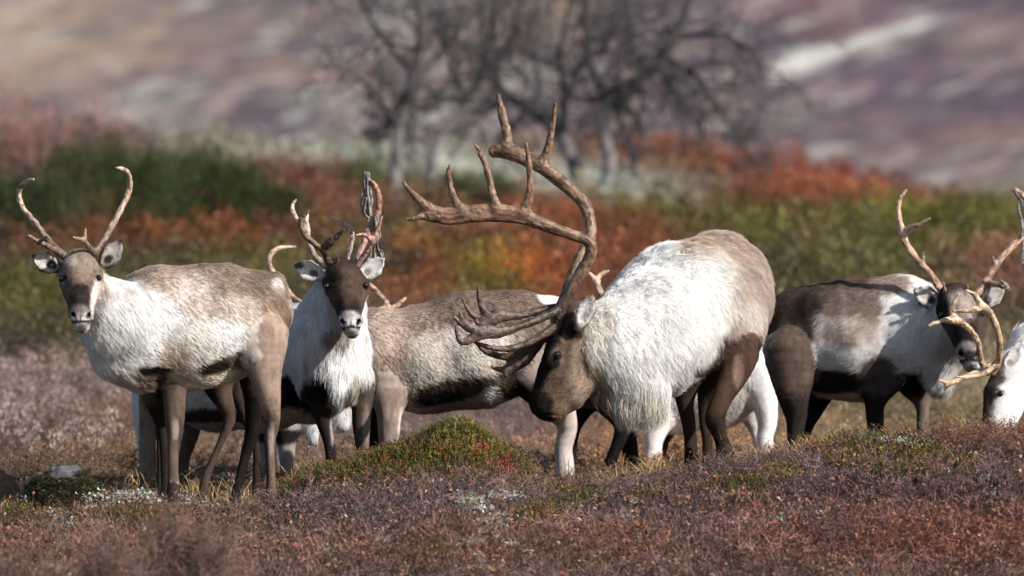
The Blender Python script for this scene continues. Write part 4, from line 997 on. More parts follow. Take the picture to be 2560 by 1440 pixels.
# ---- the brown-backed reindeer behind, side on, its head hidden behind the second one
def build_middle_cow():
    y = 2.3
    chains = [
        (TORSO, .05, [(1375, 825, .05, 92, 105), (1290, 850, 0, 127, 128), (1190, 872, 0, 148, 145), (1080, 895, 0, 135, 138), (965, 890, 0, 122, 125)]),
        (NECK, .05, [(950, 880, 0, 105, 95), (870, 850, -.03, 80, 65), (835, 800, -.08, 52, 48)]),
        (HEAD, .03, [(850, 785, -.1, 44, 44), (832, 830, -.16, 38, 38), (818, 885, -.24, 26, 30)]),
        (HL, .03, [(1335, 905, -.08, 92, 70), (1375, 985, -.1, 58, 50), (1412, 1045, -.08, 34, 32), (1418, 1075, -.06, 28), (1408, 1120, -.05, 26), (1412, 1170, -.05, 27), (1414, 1240, -.06, 28)]),
        (HR, .03, [(1345, 920, .16, 70, 55), (1390, 1010, .18, 40), (1415, 1060, .18, 24), (1408, 1120, .18, 20), (1410, 1240, .17, 20)]),
        (FL, .03, [(975, 950, -.12, 74, 55), (973, 1020, -.14, 40, 36), (972, 1080, -.14, 31), (970, 1140, -.14, 26), (968, 1235, -.15, 27)]),
        (FR, .03, [(930, 955, .14, 55, 48), (925, 1040, .15, 28), (930, 1130, .15, 24), (930, 1235, .14, 24)]),
        (TORSO, .02, [(1225, 985, -.02, 30, 60), (1245, 985, -.02, 14, 24)])]
    st = [
        (1150, 770, 330, 70, (.31, .24, .195), .6, (TORSO,)), (1290, 800, 130, 90, (.28, .215, .175), .6, (TORSO,)), (1010, 830, 80, 100, (.42, .34, .28), .7, (TORSO,)),
        (1130, 900, 200, 75, (.66, .60, .54), .7, (TORSO,), -6), (1060, 960, 100, 60, (.64, .59, .53), .7, (TORSO,)), (965, 880, 55, 120, (.52, .43, .36), .7, (TORSO, NECK)),
        (1130, 978, 118, 30, (.13, .1, .08), .45, (TORSO,), -12), (1095, 998, 60, 18, BLACK, .6, (TORSO,), -8), (1110, 1030, 120, 18, (.36, .3, .25), .6, (TORSO,), -8), (1235, 985, 34, 20, WHITE, .5, (TORSO,), -25),
        (1370, 740, 32, 22, WHITE, .5, (TORSO,), 15), (1320, 930, 75, 75, (.42, .36, .31), .8, (TORSO, HL)), (1268, 960, 30, 40, (.14, .11, .09), .7, (HL, TORSO)),
        (1300, 990, 60, 30, BLACK, .6, (HL, HR), 35), (1412, 1120, 60, 110, (.56, .50, .47), .4, (HL,)), (1395, 1040, 50, 24, (.50, .43, .38), .7, (HL,)),
        (1400, 1090, 70, 150, DARK, .4, (HR,)), (968, 1100, 70, 120, (.33, .28, .255), .5, (FL,)), (990, 1010, 30, 40, (.42, .34, .29), .8, (FL,)), (930, 1080, 70, 130, BLACK, .4, (FR,)), (1004, 1070, 8, 50, (.65, .6, .56), .8, (FL,)),
        (840, 830, 60, 90, (.1, .075, .06), .4, (HEAD,))]
    reindeer('brown-backed reindeer side on in the middle, its head hidden behind the dark-faced one', y, chains, st, (.50, .42, .36), (1180, 1215, 0),
             flows((1, 0, -.5)), LEN, 48000, .0085, (), (), [], seed=41)

# ---- the big bull
def build_bull():
    y = .5
    chains = [
        (TORSO, .06, [(1784, 740, .9, 126, 150), (1700, 775, .42, 162, 165), (1625, 842, .12, 150, 140), (1545, 868, -.02, 122, 108), (1480, 855, -.08, 94, 84)]),
        (TORSO, .06, [(1742, 660, .55, 60, 70), (1798, 672, .9, 86, 100), (1844, 745, .85, 74, 110), (1832, 820, .5, 82, 90)]),
        (TORSO, .04, [(1700, 875, .3, 66, 90), (1800, 858, .45, 58, 70)]),
        (MANE, .05, [(1590, 950, -.02, 80, 66), (1612, 985, -.02, 60, 46), (1628, 1012, -.02, 34, 24)]),
        (MANE, .05, [(1535, 940, -.04, 62, 55), (1572, 988, -.03, 42, 36)]),
        (HEAD, .03, [(1436, 815, -.10, 54, 66), (1425, 880, -.12, 62, 58), (1402, 945, -.14, 60, 46), (1372, 1000, -.15, 47, 38), (1362, 1012, -.15, 42, 36)]),
        (HEAD, .03, [(1455, 930, -.1, 56, 46), (1425, 990, -.12, 36, 36), (1385, 1025, -.14, 26, 32)]),
        (HEAD, .02, [(1395, 860, -.2, 18, 22), (1382, 905, -.2, 16, 20)]),
        (HEAD, .02, [(1405, 800, -.12, 24, 40), (1432, 775, -.1, 28, 40)]),
        ear(EAR, (1446, 822), (1480, 742), 25, -.245, -.265, 10),
        (FL, .05, [(1832, 830, .5, 56, 56), (1852, 880, .36, 48, 46), (1838, 930, .27, 41, 40), (1808, 990, .2, 30, 30), (1790, 1032, .17, 28), (1786, 1052, .17, 27), (1797, 1085, .2, 21), (1811, 1122, .22, 22), (1824, 1170, .18, 25)]),
        (FL, .02, [(1864, 866, .36, 34, 34), (1876, 888, .36, 16, 24)]),
        (FR, .03, [(1715, 930, .34, 48, 45), (1712, 1000, .34, 27), (1722, 1060, .34, 21), (1727, 1110, .34, 20), (1730, 1190, .32, 24)]),
        (HL, .03, [(1790, 930, .6, 48, 45), (1764, 1000, .62, 24), (1762, 1060, .62, 17), (1768, 1110, .62, 16), (1770, 1190, .6, 20)]),
        (HR, .03, [(1850, 880, .95, 50, 45), (1790, 960, .95, 26), (1800, 1060, .95, 17), (1806, 1190, .93, 19)])]
    ca = ear_hollow((1446, 822), (1480, 742), 25, -.245, -.265, 10) + [(1330, 1022, -.19, 7, 6, 14), (1395, 885, -.235, 8, 7, 9), (1372, 1038, -.2, 34, 2.5, 12)]
    st = [(1750, 1000, 330, 330, (.13, .09, .07), .3, LEGS),
        (1840, 660, 140, 130, (.46, .38, .33), .5, (TORSO,)), (1745, 615, 60, 40, (.44, .36, .30), .6, (TORSO,)), (1880, 760, 60, 110, (.48, .41, .37), .7, (TORSO,)), (1770, 720, 70, 90, (.74, .71, .68), .8, (TORSO,)),
        (1860, 800, 50, 60, (.66, .61, .57), .8, (TORSO,)), (1700, 790, 130, 150, (.82, .81, .79), .6, (TORSO,)),
        (1470, 830, 60, 110, (.66, .62, .57), .9, (TORSO,)), (1462, 950, 44, 44, (.36, .29, .23), .8, (TORSO, MANE)), (1505, 985, 26, 40, (.38, .31, .25), .8, (TORSO, MANE)),
        (1610, 1020, 70, 60, (.72, .66, .58), .6, (MANE,)), (1625, 1068, 70, 16, (.36, .28, .2), .8, (MANE,)), (1765, 930, 30, 14, (.25, .18, .14), .8, (TORSO,)),
        (1890, 870, 24, 34, (.07, .055, .05), .6, (TORSO,)), (1822, 890, 44, 20, (.24, .165, .125), .6, (TORSO,), -20), (1850, 872, 58, 40, (.13, .082, .062), .5, (TORSO, FL)), (1868, 835, 46, 26, (.50, .43, .38), .9, (TORSO,)), (1800, 912, 34, 14, (.3, .22, .17), .7, (TORSO,)),
        (1830, 990, 120, 180, (.085, .052, .04), .5, (FL,)), (1845, 930, 14, 40, (.22, .155, .125), .9, (FL,)), (1795, 1090, 60, 60, (.05, .034, .028), .6, (FL,)),  # narrow paler streak on the leg is a painted glint
        (1720, 1060, 70, 160, (.055, .04, .034), .4, (FR,)), (1765, 1060, 70, 160, (.06, .045, .036), .4, (HL,)), (1800, 1060, 90, 190, (.05, .036, .03), .4, (HR,)),
        (1410, 900, 160, 230, (.20, .145, .11), .3, (HEAD,)), (1460, 930, 40, 90, (.34, .27, .21), .9, (HEAD,)), (1425, 800, 46, 44, (.10, .075, .06), .6, (HEAD,)), (1442, 828, 30, 20, (.035, .028, .026), .7, (HEAD,)),
        (1368, 900, 18, 130, BLACK, .6, (HEAD,), 20), (1340, 1020, 44, 48, (.03, .024, .022), .5, (HEAD,)), (1400, 1030, 20, 24, (.30, .22, .15), .8, (HEAD,)), (1350, 1046, 40, 8, (.02, .016, .015), .6, (HEAD,)),  # black face front: its shadow is put into the colour
        (1395, 890, 26, 30, (.26, .20, .16), .7, (HEAD,)), (1388, 886, 13, 13, (.42, .36, .3), .6, (HEAD,)), (1392, 890, 11, 12, BLACK, .5, (HEAD,)), (1390, 908, 12, 12, (.04, .03, .027), .7, (HEAD,)),
        (1448, 795, 18, 26, (.30, .25, .2), .7, (HEAD,)), *ear_coat((1446, 822), (1480, 742), 25, (.24, .2, .17), (.66, .65, .63), (.5, .47, .44))]
    dk = dict(tip=(.175, .105, .066), dark=(.045, .029, .022))
    bt = dict(tip=(.10, .066, .051), dark=(.05, .034, .027))
    A = [dict(root=(1400, 800, -.16), h=.0042, k=.02, **dk, c=[
            [(1396, 835, -.16, 19), (1398, 800, -.17, 17), (1404, 765, -.18, 16), (1432, 715, -.18, 15), (1464, 662, -.18, 15), (1478, 626, -.19, 14.5), (1468, 602, -.2, 14), (1422, 584, -.22, 14, 14), (1355, 560, -.24, 16, 15), (1295, 538, -.25, 21, 13), (1200, 533, -.25, 22, 12), (1120, 540, -.25, 22, 11), (1075, 533, -.25, 17, 10)],
            [(1090, 532, -.25, 14), (1055, 507, -.25, 11), (1030, 482, -.24, 8), (1010, 458, -.23, 4)], [(1082, 542, -.25, 13), (1055, 541, -.26, 9), (1035, 546, -.27, 6), (1013, 548, -.28, 3.5)],
            [(1155, 526, -.25, 13), (1135, 495, -.25, 9), (1124, 455, -.25, 7.5), (1121, 430, -.26, 6), (1126, 414, -.27, 3.5)],
            [(1245, 525, -.25, 15), (1232, 490, -.25, 10), (1222, 440, -.24, 8.5), (1207, 395, -.22, 8), (1189, 362, -.2, 4)],
            [(1308, 530, -.25, 16), (1322, 495, -.26, 11), (1325, 450, -.27, 8.5), (1322, 405, -.28, 7), (1315, 360, -.28, 4)]]),
         dict(root=(1412, 790, -.02), h=.0042, k=.02, **dk, c=[
            [(1408, 830, -.04, 18), (1410, 770, -.02, 15), (1425, 705, .05, 14), (1450, 645, .1, 14), (1474, 598, .14, 15), (1474, 545, .18, 15), (1455, 503, .2, 16), (1408, 458, .22, 17), (1355, 418, .24, 18), (1300, 390, .26, 20), (1262, 378, .27, 18), (1236, 379, .28, 15)],
            [(1268, 370, .27, 15), (1266, 330, .28, 12), (1255, 285, .3, 11), (1245, 240, .32, 7)], [(1358, 408, .24, 16), (1368, 375, .23, 10), (1378, 335, .22, 8.5), (1384, 290, .21, 7), (1387, 260, .2, 5)]]),
         dict(root=(1395, 770, -.16), h=.0042, k=.014, **bt, c=[
            [(1400, 768, -.12, 12), (1350, 777, -.15, 11), (1290, 790, -.19, 10), (1245, 790, -.22, 18, 9), (1222, 802, -.23, 19, 9), (1203, 810, -.24, 8), (1190, 806, -.25, 4)],
            [(1225, 795, -.23, 12), (1206, 772, -.24, 9), (1197, 742, -.25, 6), (1195, 714, -.26, 3.5)], [(1212, 800, -.23, 9), (1185, 790, -.24, 8), (1168, 772, -.25, 5), (1157, 746, -.26, 2.5)]]),
         dict(root=(1395, 780, -.2), h=.0042, k=.014, **bt, c=[
            [(1402, 772, -.18, 13), (1370, 788, -.22, 11), (1310, 812, -.27, 10), (1250, 831, -.32, 14, 9), (1208, 830, -.35, 19, 9), (1180, 846, -.36, 12, 8), (1155, 855, -.37, 8), (1143, 838, -.38, 5.5), (1140, 815, -.38, 3)],
            [(1195, 828, -.35, 11), (1168, 812, -.37, 8), (1155, 797, -.38, 6), (1150, 780, -.39, 3)], [(1170, 822, -.36, 8), (1150, 808, -.38, 5), (1136, 792, -.39, 3)]]),
         dict(root=(1390, 815, -.18), h=.0042, k=.014, **bt, c=[
            [(1395, 815, -.17, 14), (1360, 835, -.2, 11), (1310, 862, -.24, 9), (1262, 872, -.27, 8), (1222, 868, -.29, 6.5), (1188, 856, -.3, 4)]]),
         dict(root=(1385, 825, -.12), h=.0042, k=.014, **bt, c=[
            [(1392, 825, -.12, 13), (1362, 845, -.11, 11), (1325, 868, -.1, 11), (1280, 890, -.09, 10), (1238, 888, -.08, 8), (1208, 874, -.08, 6), (1188, 856, -.08, 3.5)],
            [(1340, 858, -.1, 18, 10), (1308, 888, -.09, 26, 10), (1285, 910, -.08, 20, 9), (1265, 935, -.08, 8)], [(1290, 910, -.08, 12), (1262, 922, -.08, 8), (1242, 922, -.08, 6), (1228, 916, -.08, 3)]])]
    L = list(LEN); L[TORSO] = .040; L[MANE] = .095; L[HEAD] = .013
    root, base = reindeer('big white-necked bull with huge branching brown antlers, lowering its head to the ground', y, chains, st, WHITE, (1770, 1190, .3),
             flows((.55, .35, -.85), head=(.7, 0, .8), mane=(.05, 0, -1)), L, 76000, .0072, ca, [(1392, 887, -.24, 9.5)], A, seed=55, lift=.42, tuft=.75)

# ---- the dark reindeer at the right
def build_right_cow():
    s = 1.08
    ch, ca, q = frontal_head(2400, 776, -.4, s, 24)
    eL, eR = ((2350, 762), (2288, 726)), ((2448, 765), (2508, 724))
    chains = [
        (TORSO, .05, [(2012, 812, .1, 97, 112), (2085, 838, .05, 142, 142), (2170, 845, 0, 152, 148), (2250, 818, -.06, 130, 125), (2320, 842, -.12, 112, 105)]),
        (TORSO, .04, [(2090, 920, .04, 80, 95), (2170, 930, 0, 74, 100)]),
        (NECK, .05, [(2310, 830, -.14, 115, 100), (2365, 815, -.24, 86, 78), (2398, 775, -.33, 56, 56)]),
        (NECK, .04, [(2345, 900, -.16, 75, 70), (2352, 950, -.16, 38, 40), (2358, 970, -.16, 16, 24)]),
        *ch,
        (FL, .03, [(2205, 930, -.12, 66, 52), (2188, 1000, -.14, 33), (2188, 1060, -.14, 25), (2191, 1110, -.14, 23), (2194, 1170, -.15, 25)]),
        (FR, .03, [(2285, 945, .06, 52, 46), (2305, 1005, .06, 25), (2306, 1060, .06, 19), (2306, 1160, .05, 21)]),
        (HL, .03, [(1985, 880, -.09, 80, 64), (1982, 970, -.12, 50, 44), (1990, 1040, -.1, 31), (1988, 1090, -.1, 24), (1990, 1170, -.1, 24)]),
        (HR, .03, [(2050, 940, .12, 60, 50), (2038, 1020, .14, 27), (2014, 1080, .15, 19), (2006, 1170, .14, 19)]),
        ear(EAR, *eL, 28, -.34, -.34), ear(EAR, *eR, 27, -.34, -.34)]
    ca += ear_hollow(*eL, 28, -.34, -.34) + ear_hollow(*eR, 27, -.34, -.34)
    DB = (.125, .092, .076)
    st = [
        (2090, 715, 160, 52, DB, .6, (TORSO,)), (1975, 790, 62, 110, (.10, .074, .06), .5, (TORSO,)), (2150, 765, 100, 55, (.24, .19, .16), .9, (TORSO,)), (1975, 850, 50, 60, (.2, .145, .11), .9, (TORSO, HL)), (2020, 760, 40, 30, (.05, .038, .032), .9, (TORSO,)),
        (2285, 800, 85, 130, (.74, .73, .72), .6, (TORSO, NECK)), (2230, 710, 50, 26, (.34, .28, .24), .8, (TORSO,)), (2310, 860, 110, 100, (.72, .71, .71), .5, (NECK, TORSO)),
        (2070, 895, 60, 44, (.66, .64, .63), .8, (TORSO,)), (2130, 890, 75, 50, (.62, .6, .59), .9, (TORSO,)), (2120, 830, 60, 40, (.42, .37, .34), .9, (TORSO,)),
        (2090, 955, 96, 30, (.035, .028, .026), .5, (TORSO,)), (2110, 1000, 110, 18, (.5, .43, .37), .6, (TORSO,)), (2195, 925, 46, 34, (.13, .115, .11), .7, (TORSO, FL)), (2260, 965, 70, 34, BLACK, .6, (TORSO, FR)),
        (2350, 960, 30, 30, (.72, .7, .68), .7, (NECK,)), (1990, 1020, 90, 190, (.04, .032, .03), .5, (HL,)), (1978, 900, 70, 90, (.15, .115, .092), .8, (HL,)), (2020, 1040, 80, 180, BLACK, .4, (HR,)),
        (2195, 1050, 70, 150, (.028, .024, .024), .4, (FL,)), (2200, 950, 50, 40, (.09, .08, .078), .7, (FL,)), (2300, 1050, 70, 120, (.22, .18, .155), .4, (FR,)), (2285, 960, 40, 36, BLACK, .5, (FR,)),
        *frontal_coat(q, s, (.06, .046, .042), (.022, .018, .018), (.45, .42, .42), (.10, .08, .07)),
        (*q(0, -25), 48, 40, (.36, .31, .28), .7, (HEAD,)), (*q(-42, 0), 18, 40, (.03, .025, .023), .8, (HEAD,)), (*q(0, 122), 15, 14, (.05, .04, .04), .8, (HEAD,)),
        *ear_coat(*eL, 28, (.06, .05, .046), (.52, .50, .48), (.08, .07, .065)), *ear_coat(*eR, 27, (.2, .175, .16), (.5, .48, .46), (.2, .17, .16))]
    lt = dict(tip=(.42, .27, .19), dark=(.30, .18, .125))
    A = [dict(root=(2355, 730, -.36), h=.0045, **lt, c=[
            [(2360, 735, -.36, 10), (2330, 692, -.33, 9.5), (2295, 652, -.3, 9), (2266, 612, -.28, 9), (2257, 580, -.27, 9), (2248, 545, -.26, 7), (2247, 512, -.25, 6), (2254, 490, -.25, 5.5), (2266, 475, -.25, 3)],
            [(2258, 584, -.27, 9), (2275, 571, -.3, 8), (2296, 563, -.33, 7), (2324, 546, -.36, 3)], [(2303, 660, -.3, 8), (2307, 645, -.31, 5), (2308, 631, -.32, 3)], [(2376, 745, -.38, 6), (2364, 728, -.42, 5), (2358, 706, -.45, 2.5)], [(2340, 715, -.36, 5), (2333, 703, -.4, 4), (2330, 692, -.42, 2.5)]]),
         dict(root=(2440, 742, -.36), h=.0045, **lt, c=[
            [(2432, 748, -.36, 10), (2458, 716, -.33, 10), (2488, 665, -.3, 9), (2528, 618, -.28, 9), (2566, 588, -.27, 8), (2590, 550, -.27, 8), (2575, 505, -.28, 7), (2555, 488, -.28, 8), (2538, 473, -.28, 6)],
            [(2466, 706, -.33, 9), (2490, 711, -.38, 7), (2508, 716, -.41, 6.5)], [(2488, 662, -.3, 8), (2484, 652, -.31, 5), (2482, 644, -.32, 3)], [(2426, 762, -.4, 6), (2422, 745, -.44, 5), (2419, 714, -.47, 2.5)]])]
    root, base = reindeer('dark-backed reindeer at the right with pale neck, facing the camera behind a grazing head', 2.6, chains, st, (.44, .41, .39), (2140, 1165, 0),
             flows((-1, 0, -.55), neck=(-.6, .2, -.9)), LEN, 52000, .0078, ca, [(*q(-46, 25), -.452, 8), (*q(46, 24), -.452, 8)], A, seed=61)
    rag = []; r = random.Random(9)
    for pts, n in (([(2540, 476), (2550, 495), (2560, 512)], 7), ([(2548, 500), (2546, 530), (2556, 560), (2552, 590)], 3), ([(2558, 600), (2556, 650)], 3), ([(2504, 706), (2515, 712), (2520, 722)], 6)):
        rag = []
        for k in range(n):
            ox = r.gauss(0, 3)
            rag.append(catmull([(*P(x + ox + r.gauss(0, 2), yy + r.gauss(0, 3), 2.6 - (.28 if x > 2525 else .41) + r.uniform(-.01, .01)), r.uniform(1.5, 3.6) * 42.4 / FPX) for x, yy in pts], 4))
        V, F = tubes(rag, 5); V += (fbm(V * 160, 8)[:, None] - .5) * .008
        link('velvet', mesh('velvet', V - base, F, M['velvet']), root)

# ---- the white head grazing at the right edge
def build_edge_cow():
    y = 1.2
    e = ((2512, 925), (2548, 872))
    chains = [
        (HEAD, .03, [(2545, 935, 0, 62, 62), (2515, 990, -.03, 56, 54), (2496, 1060, -.06, 42, 42), (2484, 1110, -.08, 34, 34), (2480, 1130, -.08, 30, 30)]),
        (NECK, .05, [(2552, 930, .02, 66, 62), (2600, 890, .06, 92, 80), (2690, 850, .14, 125, 110)]),
        (TORSO, .05, [(2700, 850, .15, 140, 130), (2800, 850, .25, 155, 150), (2920, 850, .35, 150, 150), (3040, 830, .45, 120, 125)]),
        (FL, .03, [(2740, 960, .0, 55, 50), (2735, 1050, .0, 27), (2735, 1160, 0, 22)]), (FR, .03, [(2790, 960, .3, 55, 50), (2790, 1050, .3, 27), (2790, 1160, .3, 22)]),
        (HL, .03, [(3040, 900, .3, 75, 60), (3060, 1010, .3, 32), (3050, 1160, .3, 20)]), (HR, .03, [(3000, 920, .6, 65, 55), (3020, 1020, .6, 30), (3010, 1160, .6, 20)]),
        ear(EAR, *e, 22, -.08, -.08, 10)]
    st = [
        (2460, 1000, 34, 60, (.07, .055, .05), .6, (HEAD,)), (2480, 945, 36, 24, (.20, .16, .14), .7, (HEAD,)), (2478, 1050, 14, 60, (.2, .15, .13), .8, (HEAD,)), (2502, 985, 20, 20, (.8, .77, .75), .5, (HEAD,)), (2484, 990, 16, 30, (.10, .08, .07), .7, (HEAD,)), (2503, 986, 12, 11, (.03, .024, .022), .5, (HEAD,)),
        (2530, 1030, 50, 50, (.82, .80, .79), .8, (HEAD,)), (2480, 1120, 50, 24, DARK, .5, (HEAD,)), *ear_coat(*e, 22, (.22, .2, .19), (.58, .56, .55), (.3, .27, .26)),
        (2900, 740, 200, 80, BEIGE, .7, (TORSO,)), (2900, 1060, 300, 130, DARK, .4, LEGS)]
    lt = dict(tip=(.46, .33, .22), dark=(.36, .25, .165))
    A = [dict(root=(2480, 925, -.1), h=.0042, **lt, c=[
            [(2482, 930, -.1, 10), (2497, 900, -.14, 9), (2499, 855, -.2, 9), (2484, 800, -.27, 9), (2464, 772, -.3, 10), (2445, 752, -.32, 8), (2436, 736, -.33, 6), (2415, 726, -.35, 3)],
            [(2462, 772, -.3, 9), (2440, 772, -.32, 7.5), (2415, 776, -.34, 6.5), (2383, 778, -.36, 3)], [(2492, 905, -.12, 8), (2466, 930, -.16, 7), (2430, 942, -.2, 6), (2390, 943, -.24, 3)]]),
         dict(root=(2462, 930, .0), h=.0042, **lt, c=[
            [(2470, 930, -.02, 9), (2452, 900, -.05, 7.5), (2446, 860, -.1, 7.5), (2428, 828, -.14, 8), (2402, 806, -.18, 9.5), (2382, 800, -.2, 9), (2355, 803, -.22, 6), (2322, 813, -.24, 3)],
            [(2388, 800, -.19, 9), (2379, 778, -.19, 7), (2386, 755, -.2, 6), (2397, 735, -.21, 3)], [(2476, 915, -.05, 8), (2445, 930, -.1, 7.5), (2405, 945, -.14, 7), (2372, 956, -.17, 6.5), (2345, 950, -.19, 3)], [(2376, 955, -.17, 6), (2364, 968, -.18, 5), (2362, 975, -.18, 3)]])]
    reindeer('white-faced reindeer grazing at the right edge, its slim antlers pointing to the left', y, chains, st, (.78, .77, .76), (2760, 1165, .1),
             flows((1, 0, -.5), head=(.7, 0, .8)), LEN, 26000, .0082, ear_hollow(*e, 22, -.08, -.08, 10), [(2502, 985, -.112, 10)], A, seed=71)

# ---- animals of which the others hide nearly everything
def build_hidden():
    # white one behind the bull
    chains = [(TORSO, .05, [(1858, 925, 0, 88, 100), (1790, 950, .02, 118, 120), (1690, 965, .04, 118, 120), (1610, 955, .06, 100, 105)]), (NECK, .05, [(1600, 930, .05, 80, 75), (1560, 850, 0, 60, 55)]), (HEAD, .03, [(1565, 830, 0, 44, 44), (1540, 880, -.03, 38, 36), (1522, 930, -.06, 27, 30)]),
              (HL, .03, [(1890, 930, -.08, 52, 52), (1912, 1010, -.1, 36), (1918, 1060, -.1, 28), (1912, 1100, -.1, 24), (1926, 1180, -.1, 26)]), (HR, .03, [(1850, 980, .1, 50, 50), (1880, 1050, .12, 26), (1898, 1110, .12, 17), (1902, 1180, .1, 20)]),
              (FL, .03, [(1645, 1020, -.08, 55, 50), (1634, 1090, -.1, 32), (1632, 1130, -.1, 26), (1626, 1200, -.1, 27)]), (FR, .03, [(1670, 1030, .1, 50, 45), (1656, 1110, .12, 20), (1650, 1200, .12, 20)])]
    st = [(1860, 1020, 50, 60, (.42, .41, .41), .8, (TORSO, HR)), (1934, 1040, 26, 130, WHITE, .6, (HL,)), (1895, 1010, 24, 80, (.55, .54, .55), .8, (HL,)), (1660, 1130, 60, 70, DARK, .4, (FR,)), (1630, 1130, 60, 90, (.8, .77, .76), .5, (FL,))]  # hind leg: sunlit white right edge and grey shaded left painted in
    lt = dict(tip=(.55, .38, .29), dark=(.45, .3, .22))
    reindeer('white reindeer almost wholly hidden behind the big bull, its pale legs showing', 4.2, chains, st, (.66, .65, .66), (1760, 1185, 0), flows((1, 0, -.6)), LEN, 16000, .011, (), (),
             [dict(root=(1530, 790, 0), h=.006, **lt, c=[[(1535, 800, 0, 9), (1508, 745, 0, 9), (1491, 708, 0, 8), (1482, 694, 0, 6), (1474, 684, 0, 4)], [(1491, 708, 0, 8), (1497, 692, 0, 6.5), (1508, 683, 0, 5.5), (1522, 678, 0, 3)]]),
              dict(root=(1590, 790, .1), h=.006, tip=(.16, .11, .085), dark=(.2, .14, .1), c=[[(1585, 800, .1, 9), (1640, 740, .12, 9), (1660, 690, .14, 8), (1640, 655, .15, 8), (1618, 638, .16, 5)]])], seed=81)
    # dark-legged one behind the bull's head
    chains = [(TORSO, .05, [(1470, 925, .1, 88, 105), (1520, 930, .4, 100, 120), (1580, 920, .7, 92, 110)]), (NECK, .04, [(1590, 900, .8, 70, 70), (1600, 860, 1.0, 50, 50)]), (HEAD, .03, [(1600, 860, 1.05, 40, 40), (1604, 930, 1.12, 26, 30)]),
              (HL, .03, [(1505, 975, 0, 50, 50), (1545, 1040, 0, 30), (1556, 1075, 0, 24), (1536, 1130, 0, 19), (1518, 1180, 0, 20), (1512, 1230, 0, 20)]), (HR, .03, [(1540, 980, .2, 50, 50), (1560, 1050, .2, 32), (1574, 1120, .2, 25), (1582, 1180, .2, 24), (1584, 1235, .2, 24)]),
              (FL, .03, [(1475, 970, .3, 50, 50), (1450, 1045, .3, 22), (1432, 1100, .3, 17), (1420, 1220, .3, 18)])]
    st = [(1500, 1000, 160, 45, (.05, .042, .04), .5, (TORSO,)), (1500, 1090, 200, 200, (.02, .017, .017), .3, LEGS), (1480, 1020, 60, 14, (.28, .25, .24), .8, (TORSO,))]
    reindeer('black-legged reindeer hidden behind the head of the big bull', 3.0, chains, st, (.26, .22, .2), (1540, 1230, .3), flows((0, .6, -.6)), LEN, 9000, .011, seed=82)
    # slender-legged young one between the left pair
    chains = [(TORSO, .05, [(560, 865, 0, 90, 95), (480, 860, 0, 95, 95), (415, 850, 0, 80, 85)]), (NECK, .04, [(410, 830, 0, 55, 50), (375, 800, 0, 42, 40)]), (HEAD, .03, [(380, 795, 0, 32, 32), (362, 850, -.02, 22, 24)]),
              (HL, .03, [(540, 920, 0, 56, 50), (548, 975, 0, 36), (572, 1030, 0, 22), (572, 1056, 0, 19), (554, 1100, 0, 14), (532, 1150, 0, 13), (514, 1195, 0, 15), (506, 1240, 0, 16)]), (HR, .03, [(570, 910, .2, 50, 45), (600, 1000, .2, 24), (620, 1060, .2, 16), (640, 1120, .2, 13), (640, 1260, .2, 15)]),
              (FL, .03, [(425, 920, -.05, 40, 38), (425, 1000, -.05, 20), (428, 1100, -.05, 14), (428, 1240, -.05, 15)]), (FR, .03, [(400, 920, .15, 40, 38), (398, 1000, .15, 20), (400, 1100, .15, 14), (402, 1240, .15, 15)])]
    st = [(540, 1080, 120, 190, (.11, .085, .07), .4, (HL,)), (520, 985, 36, 34, (.04, .033, .03), .8, (HL,)), (594, 1010, 10, 60, (.06, .05, .045), .8, (HL,)), (500, 1090, 240, 190, DARK, .3, (FL, FR, HR))]
    reindeer('young reindeer hidden behind the pale one at the left, one bent hind leg showing', .72, chains, st, (.36, .29, .24), (520, 1255, 0), flows((1, 0, -.6)), LEN, 9000, .009, seed=83)
    # one behind the dark-faced reindeer, only antlers and shins in sight
    chains = [(TORSO, .05, [(815, 905, .0, 105, 110), (760, 925, .4, 120, 125), (700, 935, .8, 110, 115)]), (NECK, .05, [(830, 880, -.05, 80, 75), (852, 820, -.15, 52, 50)]), (HEAD, .03, [(852, 800, -.2, 46, 46), (856, 850, -.26, 36, 38), (858, 900, -.33, 26, 28)]),
              (NECK, .03, [(775, 1010, -.05, 40, 40), (778, 1060, -.05, 26, 30), (782, 1105, -.05, 13, 18)]), (NECK, .03, [(840, 1000, -.05, 50, 45), (850, 1060, -.05, 22, 26)]),
              (FL, .03, [(720, 1010, -.05, 60, 55), (716, 1085, -.05, 34), (716, 1140, -.05, 24), (716, 1190, -.05, 19), (716, 1255, -.05, 22)]), (FR, .03, [(675, 1020, .2, 50, 50), (662, 1100, .2, 25), (655, 1160, .2, 20), (650, 1260, .2, 20)]),
              (HL, .03, [(690, 1000, .9, 60, 55), (700, 1110, .9, 24), (690, 1255, .9, 20)])]
    st = [(715, 1120, 120, 170, (.34, .31, .30), .4, LEGS), (700, 1090, 60, 24, (.035, .03, .028), .5, (FL, FR, TORSO)), (730, 1050, 80, 24, (.5, .47, .45), .6, (TORSO, FL)), (800, 1070, 90, 60, (.62, .61, .62), .5, (NECK,))]
    lt = dict(tip=(.40, .27, .19), dark=(.3, .2, .14))
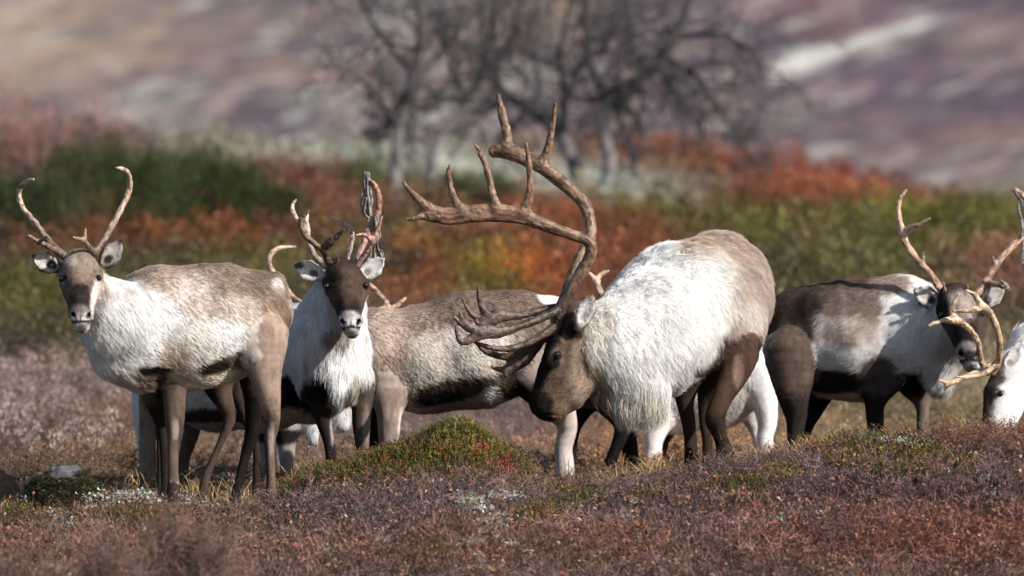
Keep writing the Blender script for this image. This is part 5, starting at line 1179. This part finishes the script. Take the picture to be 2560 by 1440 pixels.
    reindeer('reindeer hidden behind the dark-faced one, a hooked antler rising behind its shoulder', 3.2, chains, st, (.45, .4, .37), (720, 1260, .3), flows((0, .6, -.7)), LEN, 12000, .010, (), (),
             [dict(root=(820, 790, -.2), h=.0052, **lt, c=[[(825, 795, -.2, 8), (775, 775, -.18, 8), (735, 745, -.15, 7.5), (708, 712, -.12, 7), (684, 683, -.1, 7), (673, 655, -.08, 6.5), (680, 632, -.06, 6.5), (703, 619, -.04, 6), (738, 617, -.02, 3)]]),
              dict(root=(880, 790, -.2), h=.0052, **lt, c=[[(880, 795, -.2, 8), (935, 785, -.15, 8), (966, 762, -.1, 7), (945, 733, -.08, 7), (925, 714, -.06, 6), (905, 690, -.04, 4)], [(950, 775, -.12, 7), (985, 768, -.1, 7), (1002, 755, -.1, 6), (1014, 745, -.1, 3.5)]])], seed=84)
    # the one lying down at the left edge
    chains = [(TORSO, .05, [(-42, 1262, 0, 104, 110), (-150, 1275, .08, 112, 125), (-280, 1280, .16, 108, 120), (-360, 1270, .2, 90, 95)]), (NECK, .05, [(-360, 1250, .2, 75, 70), (-430, 1180, .22, 52, 50)]), (HEAD, .03, [(-440, 1160, .22, 44, 42), (-490, 1190, .24, 34, 32), (-530, 1210, .25, 26, 26)]),
              (HL, .03, [(-60, 1310, -.1, 70, 60), (-160, 1345, -.16, 30), (-60, 1355, -.18, 18)]), (FL, .03, [(-330, 1320, -.1, 50, 45), (-400, 1350, -.14, 22), (-320, 1358, -.16, 16)])]
    reindeer('brown back of a reindeer lying in the heath at the left edge', .9, chains, [(-40, 1290, 140, 110, (.24, .17, .145), .8)], (.30, .22, .185), (-120, 1345, 0), flows((.8, 0, -.6)), LEN, 16000, .010, seed=85)

build_left_cow(); build_second_cow(); build_middle_cow(); build_bull(); build_right_cow(); build_edge_cow(); build_hidden()

# ---------------------------------------------------------------- words for the setting and the ground cover
for name, (label, cat) in {
        'ground': ('rolling brown heath ground that rises to a low knoll behind the herd', 'ground'),
        'hillside': ('blurred mauve and tan fell side with pale lichen streaks filling the top', 'hillside'),
        'heather': ('purple-grey twiggy heath with russet leaves covering the near slope', 'heather'),
        'crowberry': ('green and olive crowberry cushions scattered between the near heather', 'ground cover'),
        'hummock_crowberry': ('dense green and rust crowberry on the hummock before the herd', 'ground cover'),
        'lichen': ('small pale lichen clumps among the near heather', 'lichen'),
        'dry_grass': ('thin straw-coloured grass around the reindeer feet', 'grass'),
        'bare_twigs': ('taller bare grey twigs sticking out of the heather ridge', 'twigs'),
        'heath_shrubs': ('blurred low green, olive and rust-red shrubs behind the herd', 'shrubs'),
        'pale_willow_scrub': ('pale fuzzy willow scrub behind the left reindeer', 'scrub')}.items():
    o = bpy.data.objects.get(name)
    if o: o['label'] = label; o['category'] = cat
